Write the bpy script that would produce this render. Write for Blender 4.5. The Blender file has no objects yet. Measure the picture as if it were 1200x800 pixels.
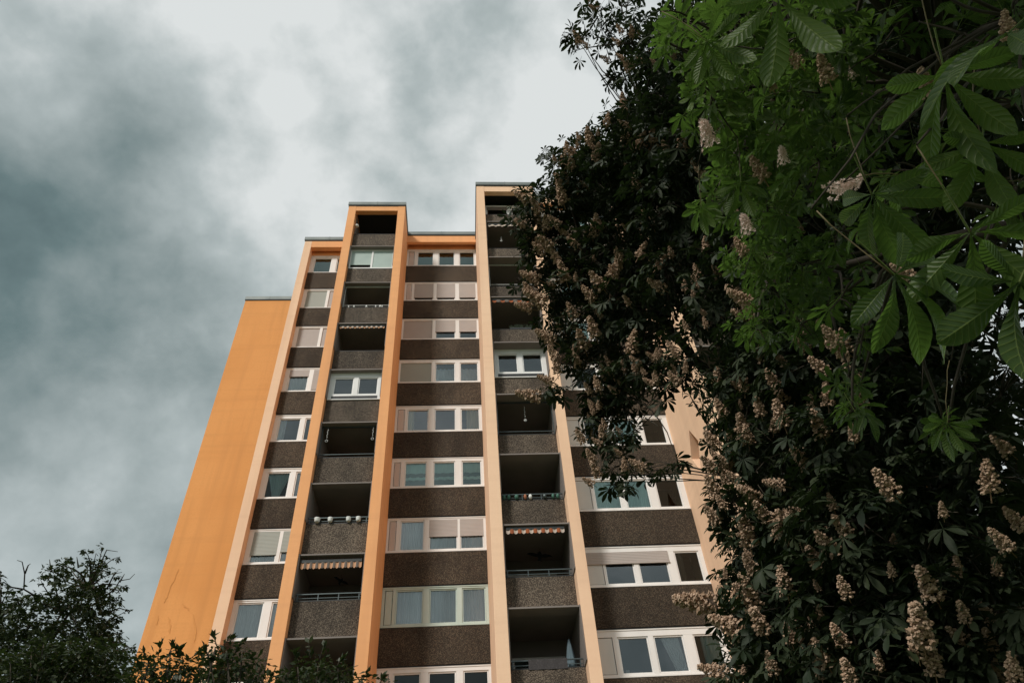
import bpy, math, random
import numpy as np
from mathutils import Vector, Matrix
rnd = random.Random(7); rng = np.random.default_rng(11)
scene = bpy.context.scene
COL = scene.collection
S = 0.9                       # building units to metres
R = math.radians

# ------------------------------------------------------------------ camera
F = 850.0
CX = np.array([0.99742581, 0.01015074, -0.07098396])
CY = np.array([-0.04246667, -0.71403188, -0.69882406])
CZ = np.array([-0.05777839, 0.7000396, -0.71176275])
cam = bpy.data.cameras.new('camera'); camo = bpy.data.objects.new('camera', cam); COL.objects.link(camo)
camo.matrix_world = Matrix(((*CX, 0), (*CY, 0), (*CZ, 0), (0, 0, 0, 1)))
cam.sensor_width = 36; cam.lens = 36 * F / 1200; cam.clip_start = 0.05; cam.clip_end = 3000
scene.camera = camo

def direc(px, py):
    v = np.array([px - 600, -(py - 400), -F]); v = v / np.linalg.norm(v)
    return np.array([v @ CX, v @ CY, v @ CZ])
def at(px, py, d): return direc(px, py) * d
def onY(px, py, Y):
    r = direc(px, py); return r * Y / r[1]

# ------------------------------------------------------------------ materials
def mat(name, col, rough=0.8, metal=0.0, bump=None, var=None, spec=0.4, extra=None):
    m = bpy.data.materials.new(name); m.use_nodes = True
    nt = m.node_tree; b = nt.nodes['Principled BSDF']
    b.inputs['Base Color'].default_value = (*col, 1); b.inputs['Roughness'].default_value = rough
    b.inputs['Metallic'].default_value = metal; b.inputs['Specular IOR Level'].default_value = spec
    geo = nt.nodes.new('ShaderNodeNewGeometry')
    if var:
        # list of (scale, detail, stretch(xyz), colour2, lo, hi)
        last = None
        for (sc, det, st, c2, lo, hi, amt) in var:
            mp = nt.nodes.new('ShaderNodeMapping'); mp.inputs['Scale'].default_value = st
            nt.links.new(geo.outputs['Position'], mp.inputs['Vector'])
            n = nt.nodes.new('ShaderNodeTexNoise'); n.inputs['Scale'].default_value = sc; n.inputs['Detail'].default_value = det
            nt.links.new(mp.outputs[0], n.inputs['Vector'])
            r = nt.nodes.new('ShaderNodeMapRange'); r.inputs['From Min'].default_value = lo; r.inputs['From Max'].default_value = hi
            r.inputs['To Max'].default_value = amt
            nt.links.new(n.outputs['Fac'], r.inputs['Value'])
            mx = nt.nodes.new('ShaderNodeMix'); mx.data_type = 'RGBA'
            nt.links.new(r.outputs[0], mx.inputs['Factor'])
            if last is None: mx.inputs['A'].default_value = (*col, 1)
            else: nt.links.new(last, mx.inputs['A'])
            mx.inputs['B'].default_value = (*c2, 1); last = mx.outputs['Result']
        nt.links.new(last, b.inputs['Base Color'])
    if bump:
        n = nt.nodes.new('ShaderNodeTexNoise'); n.inputs['Scale'].default_value = bump[0]; n.inputs['Detail'].default_value = 5
        nt.links.new(geo.outputs['Position'], n.inputs['Vector'])
        bp = nt.nodes.new('ShaderNodeBump'); bp.inputs['Strength'].default_value = bump[1]; bp.inputs['Distance'].default_value = bump[2]
        nt.links.new(n.outputs['Fac'], bp.inputs['Height']); nt.links.new(bp.outputs[0], b.inputs['Normal'])
    return m
M = {}
def plaster(name, c, c2, c3):
    return mat(name, c, 0.9, bump=(60, .25, .01),
        var=[(.35, 4, (1, 1, 1), c2, .4, .7, .7), (1.2, 6, (1.8, 1.8, .10), c3, .48, .78, .75), (14, 3, (1, 1, 1), c2, .45, .7, .35), (.5, 3, (.3, .3, 7), c3, .5, .75, .3)])
M['orange'] = plaster('ochre_plaster', (.82, .36, .115), (.73, .30, .085), (.64, .27, .085))
M['tan'] = plaster('apricot_plaster', (.88, .43, .19), (.82, .38, .16), (.70, .33, .15))
M['peach'] = plaster('peach_plaster', (.90, .61, .41), (.85, .55, .36), (.73, .47, .31))
def gravel(name, a, b2, c3):
    m = bpy.data.materials.new(name); m.use_nodes = True; nt = m.node_tree; b = nt.nodes['Principled BSDF']
    b.inputs['Roughness'].default_value = .85; b.inputs['Specular IOR Level'].default_value = .3
    geo = nt.nodes.new('ShaderNodeNewGeometry')
    v = nt.nodes.new('ShaderNodeTexVoronoi'); v.inputs['Scale'].default_value = 52
    nt.links.new(geo.outputs['Position'], v.inputs['Vector'])
    sp = nt.nodes.new('ShaderNodeSeparateColor'); nt.links.new(v.outputs['Color'], sp.inputs[0])
    cr = nt.nodes.new('ShaderNodeValToRGB'); cr.color_ramp.interpolation = 'LINEAR'
    e = cr.color_ramp.elements; e[0].position = 0; e[0].color = (*a, 1); e[1].position = .6; e[1].color = (*b2, 1)
    x = e.new(.92); x.color = (*c3, 1)
    nt.links.new(sp.outputs[0], cr.inputs[0])
    n = nt.nodes.new('ShaderNodeTexNoise'); n.inputs['Scale'].default_value = .9; n.inputs['Detail'].default_value = 6
    mp = nt.nodes.new('ShaderNodeMapping'); mp.inputs['Scale'].default_value = (1.6, 1.6, .8)
    nt.links.new(geo.outputs['Position'], mp.inputs['Vector']); nt.links.new(mp.outputs[0], n.inputs['Vector'])
    r = nt.nodes.new('ShaderNodeMapRange'); r.inputs['From Min'].default_value = .3; r.inputs['From Max'].default_value = .72
    r.inputs['To Min'].default_value = .65; r.inputs['To Max'].default_value = 1.2
    nt.links.new(n.outputs['Fac'], r.inputs['Value'])
    mm = nt.nodes.new('ShaderNodeVectorMath'); mm.operation = 'SCALE'
    oi = nt.nodes.new('ShaderNodeObjectInfo'); r2 = nt.nodes.new('ShaderNodeMapRange'); r2.inputs['To Min'].default_value = .82; r2.inputs['To Max'].default_value = 1.18
    nt.links.new(oi.outputs['Random'], r2.inputs['Value']); pr = nt.nodes.new('ShaderNodeMath'); pr.operation = 'MULTIPLY'
    nt.links.new(r.outputs[0], pr.inputs[0]); nt.links.new(r2.outputs[0], pr.inputs[1])
    nt.links.new(cr.outputs[0], mm.inputs[0]); nt.links.new(pr.outputs[0], mm.inputs['Scale'])
    nt.links.new(mm.outputs[0], b.inputs['Base Color'])
    bp = nt.nodes.new('ShaderNodeBump'); bp.inputs['Strength'].default_value = .8; bp.inputs['Distance'].default_value = .012
    nt.links.new(v.outputs['Distance'], bp.inputs['Height']); bp.invert = True
    nt.links.new(bp.outputs[0], b.inputs['Normal'])
    return m
M['gravel'] = gravel('exposed_gravel_brown', (.026, .018, .012), (.052, .038, .026), (.125, .095, .066))
M['gravel_grey'] = gravel('exposed_gravel_grey', (.034, .026, .020), (.088, .066, .049), (.22, .175, .13))
M['white'] = mat('window_white', (.82, .80, .78), .45, bump=(30, .05, .004), var=[(2, 4, (1, 1, .3), (.68, .66, .63), .45, .75, .6)])
M['mint'] = mat('window_mint', (.52, .60, .54), .45, var=[(2, 4, (1, 1, .3), (.36, .47, .41), .45, .75, .6)])
M['cream'] = mat('panel_cream', (.62, .53, .48), .6, var=[(1.5, 4, (1, 1, .3), (.50, .42, .38), .45, .75, .7)])
M['offwhite'] = mat('panel_offwhite', (.70, .70, .68), .6, var=[(1.5, 4, (1, 1, .3), (.60, .60, .58), .45, .75, .7)])
M['dark'] = mat('dark_metal', (.022, .024, .025), .5, var=[(3, 3, (1, 1, 1), (.04, .042, .043), .5, .8, .5)])
M['ceiling'] = mat('balcony_dark_paint', (.24, .205, .185), .9, bump=(40, .1, .004), var=[(1, 4, (1, 1, 1), (.18, .155, .14), .4, .7, .8)])
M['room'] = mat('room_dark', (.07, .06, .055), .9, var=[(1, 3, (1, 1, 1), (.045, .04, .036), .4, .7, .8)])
M['trim'] = mat('roof_zinc', (.20, .22, .21), .55, .3, var=[(1.5, 4, (1, 1, 1), (.13, .15, .15), .4, .7, .8)])
M['trimdark'] = mat('roof_drip_dark', (.03, .035, .035), .6, var=[(3, 3, (1, 1, 1), (.05, .05, .05), .5, .8, .5)])
M['rail'] = mat('rail_steel', (.10, .12, .12), .4, .6, var=[(3, 3, (1, 1, 1), (.06, .07, .07), .5, .8, .5)])
M['roof'] = mat('roof_bitumen', (.06, .06, .06), .9, var=[(2, 4, (1, 1, 1), (.09, .09, .085), .4, .7, .8)])
M['curtain'] = mat('curtain_white', (.86, .88, .88), .9, var=[(2, 3, (1, 1, .2), (.6, .62, .6), .4, .7, .7)])
M['curtain_y'] = mat('curtain_cream', (.74, .68, .48), .9, var=[(2, 3, (1, 1, .2), (.62, .56, .4), .4, .7, .7)])
M['curtain_b'] = mat('curtain_brown', (.20, .15, .12), .9, var=[(2, 3, (1, 1, .2), (.15, .11, .09), .4, .7, .7)])
M['frost'] = mat('frosted_pane', (.42, .50, .46), .35, var=[(1.2, 3, (1, 1, 1), (.36, .44, .41), .4, .7, .7)])
def slats(name, c, c2):
    m = bpy.data.materials.new(name); m.use_nodes = True; nt = m.node_tree; b = nt.nodes['Principled BSDF']; b.inputs['Roughness'].default_value = .6
    geo = nt.nodes.new('ShaderNodeNewGeometry'); w = nt.nodes.new('ShaderNodeTexWave'); w.wave_type = 'BANDS'; w.bands_direction = 'Z'
    w.inputs['Scale'].default_value = 5.5; w.inputs['Distortion'].default_value = 0
    nt.links.new(geo.outputs['Position'], w.inputs['Vector'])
    n = nt.nodes.new('ShaderNodeTexNoise'); n.inputs['Scale'].default_value = 1.3; n.inputs['Detail'].default_value = 4
    nt.links.new(geo.outputs['Position'], n.inputs['Vector'])
    mx = nt.nodes.new('ShaderNodeMix'); mx.data_type = 'RGBA'; mx.inputs['A'].default_value = (*c, 1); mx.inputs['B'].default_value = (*c2, 1)
    nt.links.new(n.outputs['Fac'], mx.inputs['Factor']); nt.links.new(mx.outputs['Result'], b.inputs['Base Color'])
    bp = nt.nodes.new('ShaderNodeBump'); bp.inputs['Strength'].default_value = .5; bp.inputs['Distance'].default_value = .01
    nt.links.new(w.outputs['Fac'], bp.inputs['Height']); nt.links.new(bp.outputs[0], b.inputs['Normal'])
    return m
M['shutter'] = slats('shutter_greybeige', (.46, .41, .38), (.37, .32, .295))
M['shutter_g'] = slats('shutter_greygreen', (.36, .38, .34), (.29, .31, .28))
M['shutter_d'] = slats('shutter_brown', (.20, .15, .125), (.15, .115, .095))
def glass(name, tint, refl=(.9, 1, .98), ior=1.75):
    m = bpy.data.materials.new(name); m.use_nodes = True; nt = m.node_tree
    for n in list(nt.nodes):
        if n.type != 'OUTPUT_MATERIAL': nt.nodes.remove(n)
    out = nt.nodes['Material Output']; t = nt.nodes.new('ShaderNodeBsdfTransparent'); t.inputs[0].default_value = (*tint, 1)
    g = nt.nodes.new('ShaderNodeBsdfGlossy'); g.inputs['Roughness'].default_value = .02; g.inputs[0].default_value = (*refl, 1)
    fr = nt.nodes.new('ShaderNodeFresnel'); fr.inputs[0].default_value = ior
    geo = nt.nodes.new('ShaderNodeNewGeometry'); n = nt.nodes.new('ShaderNodeTexNoise'); n.inputs['Scale'].default_value = .8
    nt.links.new(geo.outputs['Position'], n.inputs['Vector'])
    bp = nt.nodes.new('ShaderNodeBump'); bp.inputs['Strength'].default_value = .12; bp.inputs['Distance'].default_value = .05
    nt.links.new(n.outputs['Fac'], bp.inputs['Height']); nt.links.new(bp.outputs[0], g.inputs['Normal'])
    mx = nt.nodes.new('ShaderNodeMixShader'); nt.links.new(fr.outputs[0], mx.inputs[0]); nt.links.new(t.outputs[0], mx.inputs[1]); nt.links.new(g.outputs[0], mx.inputs[2])
    nt.links.new(mx.outputs[0], out.inputs['Surface']); return m
M['glass'] = glass('window_glass', (.97, .99, .99), (.9, .97, 1), 2.3)
M['glass_dark'] = glass('window_glass_dark', (.45, .55, .55), ior=1.5)
M['glass_teal'] = glass('window_glass_teal', (.76, .92, .88), (.8, 1, .96), 2.2)
def leafmat(name, c1, c2, trans, rough=.45, tr=.25, scale=60, ribs=False):
    m = bpy.data.materials.new(name); m.use_nodes = True; nt = m.node_tree; b = nt.nodes['Principled BSDF']; out = nt.nodes['Material Output']
    a = nt.nodes.new('ShaderNodeAttribute'); a.attribute_name = 'tint'
    lu = nt.nodes.new('ShaderNodeAttribute'); lu.attribute_name = 'lu'; lw = nt.nodes.new('ShaderNodeAttribute'); lw.attribute_name = 'lv'
    def mt(op, x, y):
        q = nt.nodes.new('ShaderNodeMath'); q.operation = op
        for i_, v_ in enumerate((x, y)):
            if v_ is None: continue
            if isinstance(v_, (int, float)): q.inputs[i_].default_value = v_
            else: nt.links.new(v_, q.inputs[i_])
        return q.outputs[0]
    ph = mt('SUBTRACT', mt('MULTIPLY', lu.outputs['Fac'], 13*2*math.pi), mt('MULTIPLY', lw.outputs['Fac'], 1.7*2*math.pi)); wav = mt('POWER', mt('ABSOLUTE', mt('SINE', mt('MULTIPLY', ph, .5), None), None), .6)
    mid = mt('MINIMUM', mt('MULTIPLY', lw.outputs['Fac'], 9.0), 1.0); rib = mt('MULTIPLY', wav, mid)
    mx = nt.nodes.new('ShaderNodeMix'); mx.data_type = 'RGBA'; mx.inputs['A'].default_value = (*c1, 1); mx.inputs['B'].default_value = (*c2, 1)
    nt.links.new(a.outputs['Fac'], mx.inputs['Factor'])
    vn = nt.nodes.new('ShaderNodeMix'); vn.data_type = 'RGBA'; nt.links.new(mx.outputs['Result'], vn.inputs['B']); vn.inputs['A'].default_value = (min(1, c2[0]*2.1), min(1, c2[1]*1.7), c2[2]*1.9, 1)
    vf = nt.nodes.new('ShaderNodeMapRange'); vf.inputs['From Max'].default_value = .45; vf.inputs['To Min'].default_value = .35 if ribs else 1.0
    nt.links.new(rib, vf.inputs['Value']); nt.links.new(vf.outputs[0], vn.inputs['Factor'])
    nt.links.new(vn.outputs['Result'], b.inputs['Base Color']); b.inputs['Roughness'].default_value = rough; b.inputs['Specular IOR Level'].default_value = .22
    t = nt.nodes.new('ShaderNodeBsdfTranslucent'); t.inputs[0].default_value = (*trans, 1)
    geo = nt.nodes.new('ShaderNodeNewGeometry'); n = nt.nodes.new('ShaderNodeTexNoise'); n.inputs['Scale'].default_value = scale; n.inputs['Detail'].default_value = 4
    nt.links.new(geo.outputs['Position'], n.inputs['Vector'])
    bp = nt.nodes.new('ShaderNodeBump'); bp.inputs['Strength'].default_value = .3; bp.inputs['Distance'].default_value = .005
    nt.links.new(n.outputs['Fac'], bp.inputs['Height']); nt.links.new(bp.outputs[0], b.inputs['Normal'])
    if ribs:
        b3 = nt.nodes.new('ShaderNodeBump'); b3.inputs['Strength'].default_value = .5; b3.inputs['Distance'].default_value = .004
        nt.links.new(rib, b3.inputs['Height']); nt.links.new(bp.outputs[0], b3.inputs['Normal']); nt.links.new(b3.outputs[0], b.inputs['Normal']); nt.links.new(b3.outputs[0], t.inputs['Normal'])
    ms = nt.nodes.new('ShaderNodeMixShader'); ms.inputs[0].default_value = tr
    nt.links.new(b.outputs[0], ms.inputs[1]); nt.links.new(t.outputs[0], ms.inputs[2]); nt.links.new(ms.outputs[0], out.inputs['Surface'])
    return m
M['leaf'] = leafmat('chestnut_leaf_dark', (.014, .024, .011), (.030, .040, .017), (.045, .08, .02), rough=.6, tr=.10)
M['leaf_near'] = leafmat('chestnut_leaf_fresh', (.011, .026, .012), (.095, .150, .034), (.14, .27, .04), rough=.46, tr=.32, ribs=True)  # tint mixes dark and light ends, painting shade and sun into the leaves
M['leaf_maple'] = leafmat('maple_leaf', (.030, .045, .020), (.048, .062, .024), (.05, .09, .02), tr=.12)
M['leaf_shrub'] = leafmat('shrub_leaf', (.022, .034, .015), (.042, .054, .022), (.06, .10, .02), tr=.15)
M['flower'] = leafmat('blossom_tan', (.28, .175, .105), (.68, .49, .36), (.4, .28, .2), rough=.8, tr=.10, scale=200)
M['flower_w'] = leafmat('blossom_pale', (.80, .62, .54), (.9, .78, .70), (.7, .5, .42), rough=.7, tr=.3, scale=200)
M['bark'] = mat('bark', (.060, .045, .032), .95, bump=(30, .8, .02), var=[(6, 5, (1, 1, .2), (.03, .024, .018), .4, .65, .9)])
M['twig'] = mat('twig', (.05, .040, .026), .9, var=[(20, 3, (1, 1, 1), (.03, .024, .016), .4, .65, .9)])
M['stalk'] = mat('leaf_stalk', (.13, .10, .035), .6, var=[(20, 3, (1, 1, 1), (.09, .07, .03), .4, .65, .9)])
M['awn_w'] = mat('awning_white', (.52, .42, .35), .9, var=[(6, 3, (1, 1, 1), (.60, .5, .42), .4, .7, .8)])
M['awn_p'] = mat('awning_peach', (.56, .31, .18), .9, var=[(6, 3, (1, 1, 1), (.62, .32, .18), .4, .7, .8)])
M['awn_g'] = mat('awning_grey', (.16, .13, .11), .9, var=[(6, 3, (1, 1, 1), (.12, .10, .085), .4, .7, .8)])
M['awn_o'] = mat('awning_rust', (.30, .09, .035), .9, var=[(6, 3, (1, 1, 1), (.38, .10, .03), .4, .7, .8)])
M['pot'] = mat('pot_white', (.80, .80, .77), .5, var=[(9, 3, (1, 1, 1), (.6, .6, .56), .5, .8, .7)])
M['terra'] = mat('pot_terracotta', (.42, .16, .08), .8, var=[(9, 3, (1, 1, 1), (.3, .11, .06), .5, .8, .7)])
M['green'] = mat('pot_green', (.06, .16, .12), .6, var=[(9, 3, (1, 1, 1), (.04, .1, .08), .5, .8, .7)])
M['blue'] = mat('parasol_cloth', (.10, .14, .16), .9, bump=(30, .3, .01), var=[(4, 3, (1, 1, .3), (.13, .19, .22), .4, .7, .8)])
M['string'] = mat('ornament_grey', (.55, .55, .53), .5, var=[(9, 3, (1, 1, 1), (.4, .4, .38), .5, .8, .7)])
M['towel'] = mat('towel_dark', (.05, .045, .045), .95, bump=(120, .5, .01), var=[(25, 3, (1, 1, 1), (.10, .09, .09), .5, .75, .8)])
M['black'] = mat('black_card', (.006, .006, .006), .9, var=[(9, 3, (1, 1, 1), (.01, .01, .01), .5, .8, .7)])
M['crack'] = mat('plaster_crack', (.72, .31, .095), .95, var=[(8, 3, (1, 1, 1), (.78, .34, .105), .4, .65, .8)])
M['grass'] = mat('lawn', (.05, .085, .03), .95, bump=(40, .8, .03), var=[(.7, 5, (1, 1, 1), (.08, .10, .04), .4, .7, .8)])
M['paving'] = mat('paving', (.22, .21, .20), .9, bump=(20, .3, .01), var=[(1, 5, (1, 1, 1), (.16, .15, .145), .4, .7, .8)])

# ------------------------------------------------------------------ mesh helpers
class MB:
    def __init__(s): s.v = []; s.f = []; s.m = []; s.k = 0; s.sm = []
    def quad(s, a, b, c, d, smooth=False):
        n = len(s.v); s.v += [a, b, c, d]; s.f.append((n, n+1, n+2, n+3)); s.m.append(s.k); s.sm.append(smooth)
    def box(s, x0, x1, y0, y1, z0, z1):
        n = len(s.v)
        s.v += [(x, y, z) for z in (z0, z1) for y in (y0, y1) for x in (x0, x1)]
        for f in ((0, 2, 3, 1), (4, 5, 7, 6), (0, 1, 5, 4), (2, 6, 7, 3), (0, 4, 6, 2), (1, 3, 7, 5)):
            s.f.append(tuple(n+i for i in f)); s.m.append(s.k); s.sm.append(False)
    def prism(s, pts, y0, y1):     # polygon in x,z extruded in y (pts counter-clockwise seen from -y)
        n = len(s.v); k = len(pts)
        s.v += [(x, y0, z) for x, z in pts] + [(x, y1, z) for x, z in pts]
        s.f.append(tuple(range(n, n+k))); s.f.append(tuple(range(n+2*k-1, n+k-1, -1)))
        s.m += [s.k]*2; s.sm += [False]*2
        for i in range(k):
            j = (i+1) % k; s.f.append((n+i, n+k+i, n+k+j, n+j)); s.m.append(s.k); s.sm.append(False)
    def tube(s, pts, rad, n=6, cap=True):
        pts = [Vector(p) for p in pts]; rad = rad if hasattr(rad, '__len__') else [rad]*len(pts)
        base = len(s.v); up = Vector((0.31, .2, .93)).normalized()
        for i, p in enumerate(pts):
            t = (pts[min(i+1, len(pts)-1)] - pts[max(i-1, 0)]).normalized()
            a = t.cross(up)
            if a.length < .05: a = t.cross(Vector((1, 0, 0)))
            a.normalize(); b = t.cross(a)
            for j in range(n):
                th = 2*math.pi*j/n; s.v.append(tuple(p + (a*math.cos(th) + b*math.sin(th))*rad[i]))
        for i in range(len(pts)-1):
            for j in range(n):
                a0 = base+i*n+j; a1 = base+i*n+(j+1) % n
                s.f.append((a0, a1, a1+n, a0+n)); s.m.append(s.k); s.sm.append(True)
        if cap:
            s.f.append(tuple(base+j for j in range(n-1, -1, -1))); s.m.append(s.k); s.sm.append(False)
            s.f.append(tuple(base+(len(pts)-1)*n+j for j in range(n))); s.m.append(s.k); s.sm.append(False)
    def lathe(s, prof, cx, cy, cz, n=12, ax='z'):
        base = len(s.v)
        for r, h in prof:
            for j in range(n):
                th = 2*math.pi*j/n
                s.v.append((cx+r*math.cos(th), cy+r*math.sin(th), cz+h))
        for i in range(len(prof)-1):
            for j in range(n):
                a0 = base+i*n+j; a1 = base+i*n+(j+1) % n
                s.f.append((a0, a1, a1+n, a0+n)); s.m.append(s.k); s.sm.append(True)
        s.f.append(tuple(base+j for j in range(n-1, -1, -1))); s.m.append(s.k); s.sm.append(False)
        s.f.append(tuple(base+(len(prof)-1)*n+j for j in range(n))); s.m.append(s.k); s.sm.append(False)
    def build(s, name, mats, parent=None, sc=1.0, bevel=0):
        me = bpy.data.meshes.new(name); me.from_pydata([(x*sc, y*sc, z*sc) for x, y, z in s.v], [], s.f)
        mats = mats if isinstance(mats, (list, tuple)) else [mats]
        for m in mats: me.materials.append(m)
        me.polygons.foreach_set('material_index', s.m); me.polygons.foreach_set('use_smooth', s.sm); me.update()
        o = bpy.data.objects.new(name, me); COL.objects.link(o)
        if parent is not None: o.parent = parent
        if bevel:
            bv = o.modifiers.new('bevel', 'BEVEL'); bv.width = bevel; bv.segments = 2; bv.limit_method = 'ANGLE'
        return o
def empty(name, loc=(0, 0, 0)):
    o = bpy.data.objects.new(name, None); COL.objects.link(o); o.empty_display_size = .2; return o
def tag(o, label=None, cat=None, group=None, kind=None):
    if label: o['label'] = label
    if cat: o['category'] = cat
    if group: o['group'] = group
    if kind: o['kind'] = kind
    return o
def put_at(o, p):       # moves a thing's origin to p and keeps its own and its parts' world shape
    v = Vector([float(c) for c in p])
    if o.type == 'MESH':
        o.data.transform(Matrix.Translation(-v))
    o.location = v
    for c in o.children:
        c.matrix_parent_inverse = Matrix.Translation(-v)

# ------------------------------------------------------------------ building
GZ = -1.7
apt = empty('apartment_building')
tag(apt, 'tall orange and brown apartment block with stepped bays, white windows and dark balconies', 'building')
H = 3.14; KS = range(-4, 8)
def lv(base, k): return base + H*k
ZT = 37.0
YB = 29.6                 # back of the fins
def fin(x0, x1, y0, zt=ZT-.33, m='orange', y1=YB):
    b = MB(); b.box(x0, x1, y0, y1, GZ, zt); return b.build('pillar', M[m], apt, S, bevel=.012)
fin(-9.42, -8.99, 27.2, m='peach', y1=33)
fin(-6.48, -6.04, 24.65, m='tan'); fin(-3.60, -3.175, 24.65, m='tan')
fin(1.01, 1.45, 23.0, zt=36.3, m='peach'); fin(3.90, 4.31, 23.0, zt=36.3, m='peach')
fin(11.85, 12.26, 20.2, m='peach'); fin(16.4, 16.85, 21.2, m='tan')
# wide side wall of the right tower with diamond openings
def side_wall():
    b = MB(); x0, x1 = 8.96, 9.42; Y0, Y1 = 20.2, YB
    holes = []
    for k in KS:
        zc = 16.55 + H*2*((k)//2) if k % 2 == 0 else None
        if zc: holes.append(zc)
    lo = GZ
    def strip(z0, z1): b.box(x0, x1, Y0, Y1, z0, z1)
    a, h, yc = .58, .98, 22.2
    for zc in sorted(holes):
        if zc - h < GZ + .5: continue
        if zc + h > ZT - .6: break
        strip(lo, zc - h)
        b.box(x0, x1, Y0, yc - a, zc - h, zc + h); b.box(x0, x1, yc + a, Y1, zc - h, zc + h)
        for sy in (-1, 1):
            for sz in (-1, 1):      # triangular corners of the square round each diamond
                A = (yc + sy*a, zc + sz*h); B = (yc + sy*a, zc); C = (yc, zc + sz*h)
                n = len(b.v)
                for x in (x0, x1): b.v += [(x, *A), (x, *B), (x, *C)]
                fs = [(0, 1, 2), (3, 5, 4), (0, 3, 4, 1), (1, 4, 5, 2), (2, 5, 3, 0)]
                if sy*sz < 0: fs = [tuple(reversed(f)) for f in fs]
                for f in fs: b.f.append(tuple(n+i for i in f)); b.m.append(0); b.sm.append(False)
        lo = zc + h
    strip(lo, ZT - .33)
    o = b.build('side_wall', M['peach'], apt, S); o['label'] = 'wide peach side wall with diamond shaped openings'
side_wall()
b = MB(); b.box(-14.0, -9.425, 32.0, 46, GZ, ZT-.33); ew = b.build('end_wall', M['orange'], apt, S, bevel=.012)
# plaster cracks on the end wall
for line in ([(209.5, 666), (205, 677), (199, 688), (195, 700), (192, 706)], [(214.5, 706), (216, 711), (221, 712), (221, 715)], [(226.5, 719), (228, 732), (229.5, 740), (227, 752)], [(197, 722), (199.5, 732), (199, 742)], [(185, 720), (183.5, 732)]):
    c = MB(); P = [onY(x, y, 31.99) for x, y in line]; P = [P[0]]+[q for a_, b_ in zip(P[:-1], P[1:]) for q in (a_*.66+b_*.34+np.array([rnd.uniform(-.04, .04), 0, 0]), a_*.33+b_*.67+np.array([rnd.uniform(-.04, .04), 0, 0]), b_)]; w = [rnd.uniform(.02, .045) for _ in P]; w[0] = w[-1] = .006
    for i in range(len(P)-1):
        c.quad((P[i][0]-w[i], 31.985, P[i][2]), (P[i][0]+w[i], 31.985, P[i][2]), (P[i+1][0]+w[i+1], 31.985, P[i+1][2]), (P[i+1][0]-w[i+1], 31.985, P[i+1][2]))
    c.build('crack', M['crack'], ew, S)
# the block behind
b = MB(); b.box(-9.42, 16.85, YB, 46, GZ, ZT-.35); b.build('core_wall', M['tan'], apt, S)
b = MB(); b.box(-14, 16.85, 32.2, 45.8, ZT-.34, ZT-.1); b.build('roof', M['roof'], apt, S)

def roof_edge(x0, x1, y, zt=ZT, y1=None, left=True, right=True, lint=.45, m='tan', fascia=True):
    y1 = y1 or YB
    b = MB(); b.box(x0-.04, x1+.04, y-.06, y1, zt-.28, zt); b.k = 1; b.box(x0-.02, x1+.02, y-.03, y1, zt-.35, zt-.28)
    # standing seams of the cap
    b.k = 0
    n = max(2, int((x1-x0)/1.4))
    for i in range(1, n): x = x0+(x1-x0)*i/n; b.box(x-.015, x+.015, y-.075, y-.05, zt-.285, zt+.012)
    b.build('roof_edge', [M['trim'], M['trimdark']], apt, S)
    if fascia:
        b = MB(); b.box(x0, x1, y, y+.22, zt-.36-lint, zt-.352); b.build('fascia', M[m], apt, S)
roof_edge(-14.0, -9.425, 32.0, y1=46, fascia=False)
roof_edge(-9.42, -6.5, 27.2, fascia=False, y1=33)
b = MB(); b.box(-8.985, -6.49, 27.2, 27.5, ZT-.95, ZT-.352); b.build('fascia', M['tan'], apt, S)
roof_edge(-6.48, -3.175, 24.65, fascia=False)
b = MB(); b.box(-6.035, -3.605, 24.66, 24.95, ZT-.80, ZT-.352); b.build('fascia', M['tan'], apt, S)
roof_edge(-3.13, .96, 26.8, fascia=False)
b = MB(); b.box(-3.17, 1.0, 26.8, 27.0, ZT-.98, ZT-.352); b.build('fascia', M['tan'], apt, S)
roof_edge(1.01, 4.31, 23.0, zt=36.62, fascia=False)
b = MB(); b.box(1.455, 3.895, 23.01, 23.3, 36.62-.88, 36.62-.352); b.build('fascia', M['peach'], apt, S)
roof_edge(4.36, 8.91, 24.0, fascia=False)
b = MB(); b.box(4.315, 8.955, 24.0, 24.25, ZT-.98, ZT-.352); b.build('fascia', M['peach'], apt, S)
roof_edge(8.96, 12.26, 20.2, fascia=False)
b = MB(); b.box(9.425, 11.845, 20.21, 20.5, ZT-.80, ZT-.352); b.build('fascia', M['peach'], apt, S)
roof_edge(12.31, 16.85, 21.2, fascia=False)
b = MB(); b.box(12.265, 16.395, 21.4, 21.6, ZT-.98, ZT-.352); b.build('fascia', M['peach'], apt, S)

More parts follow.
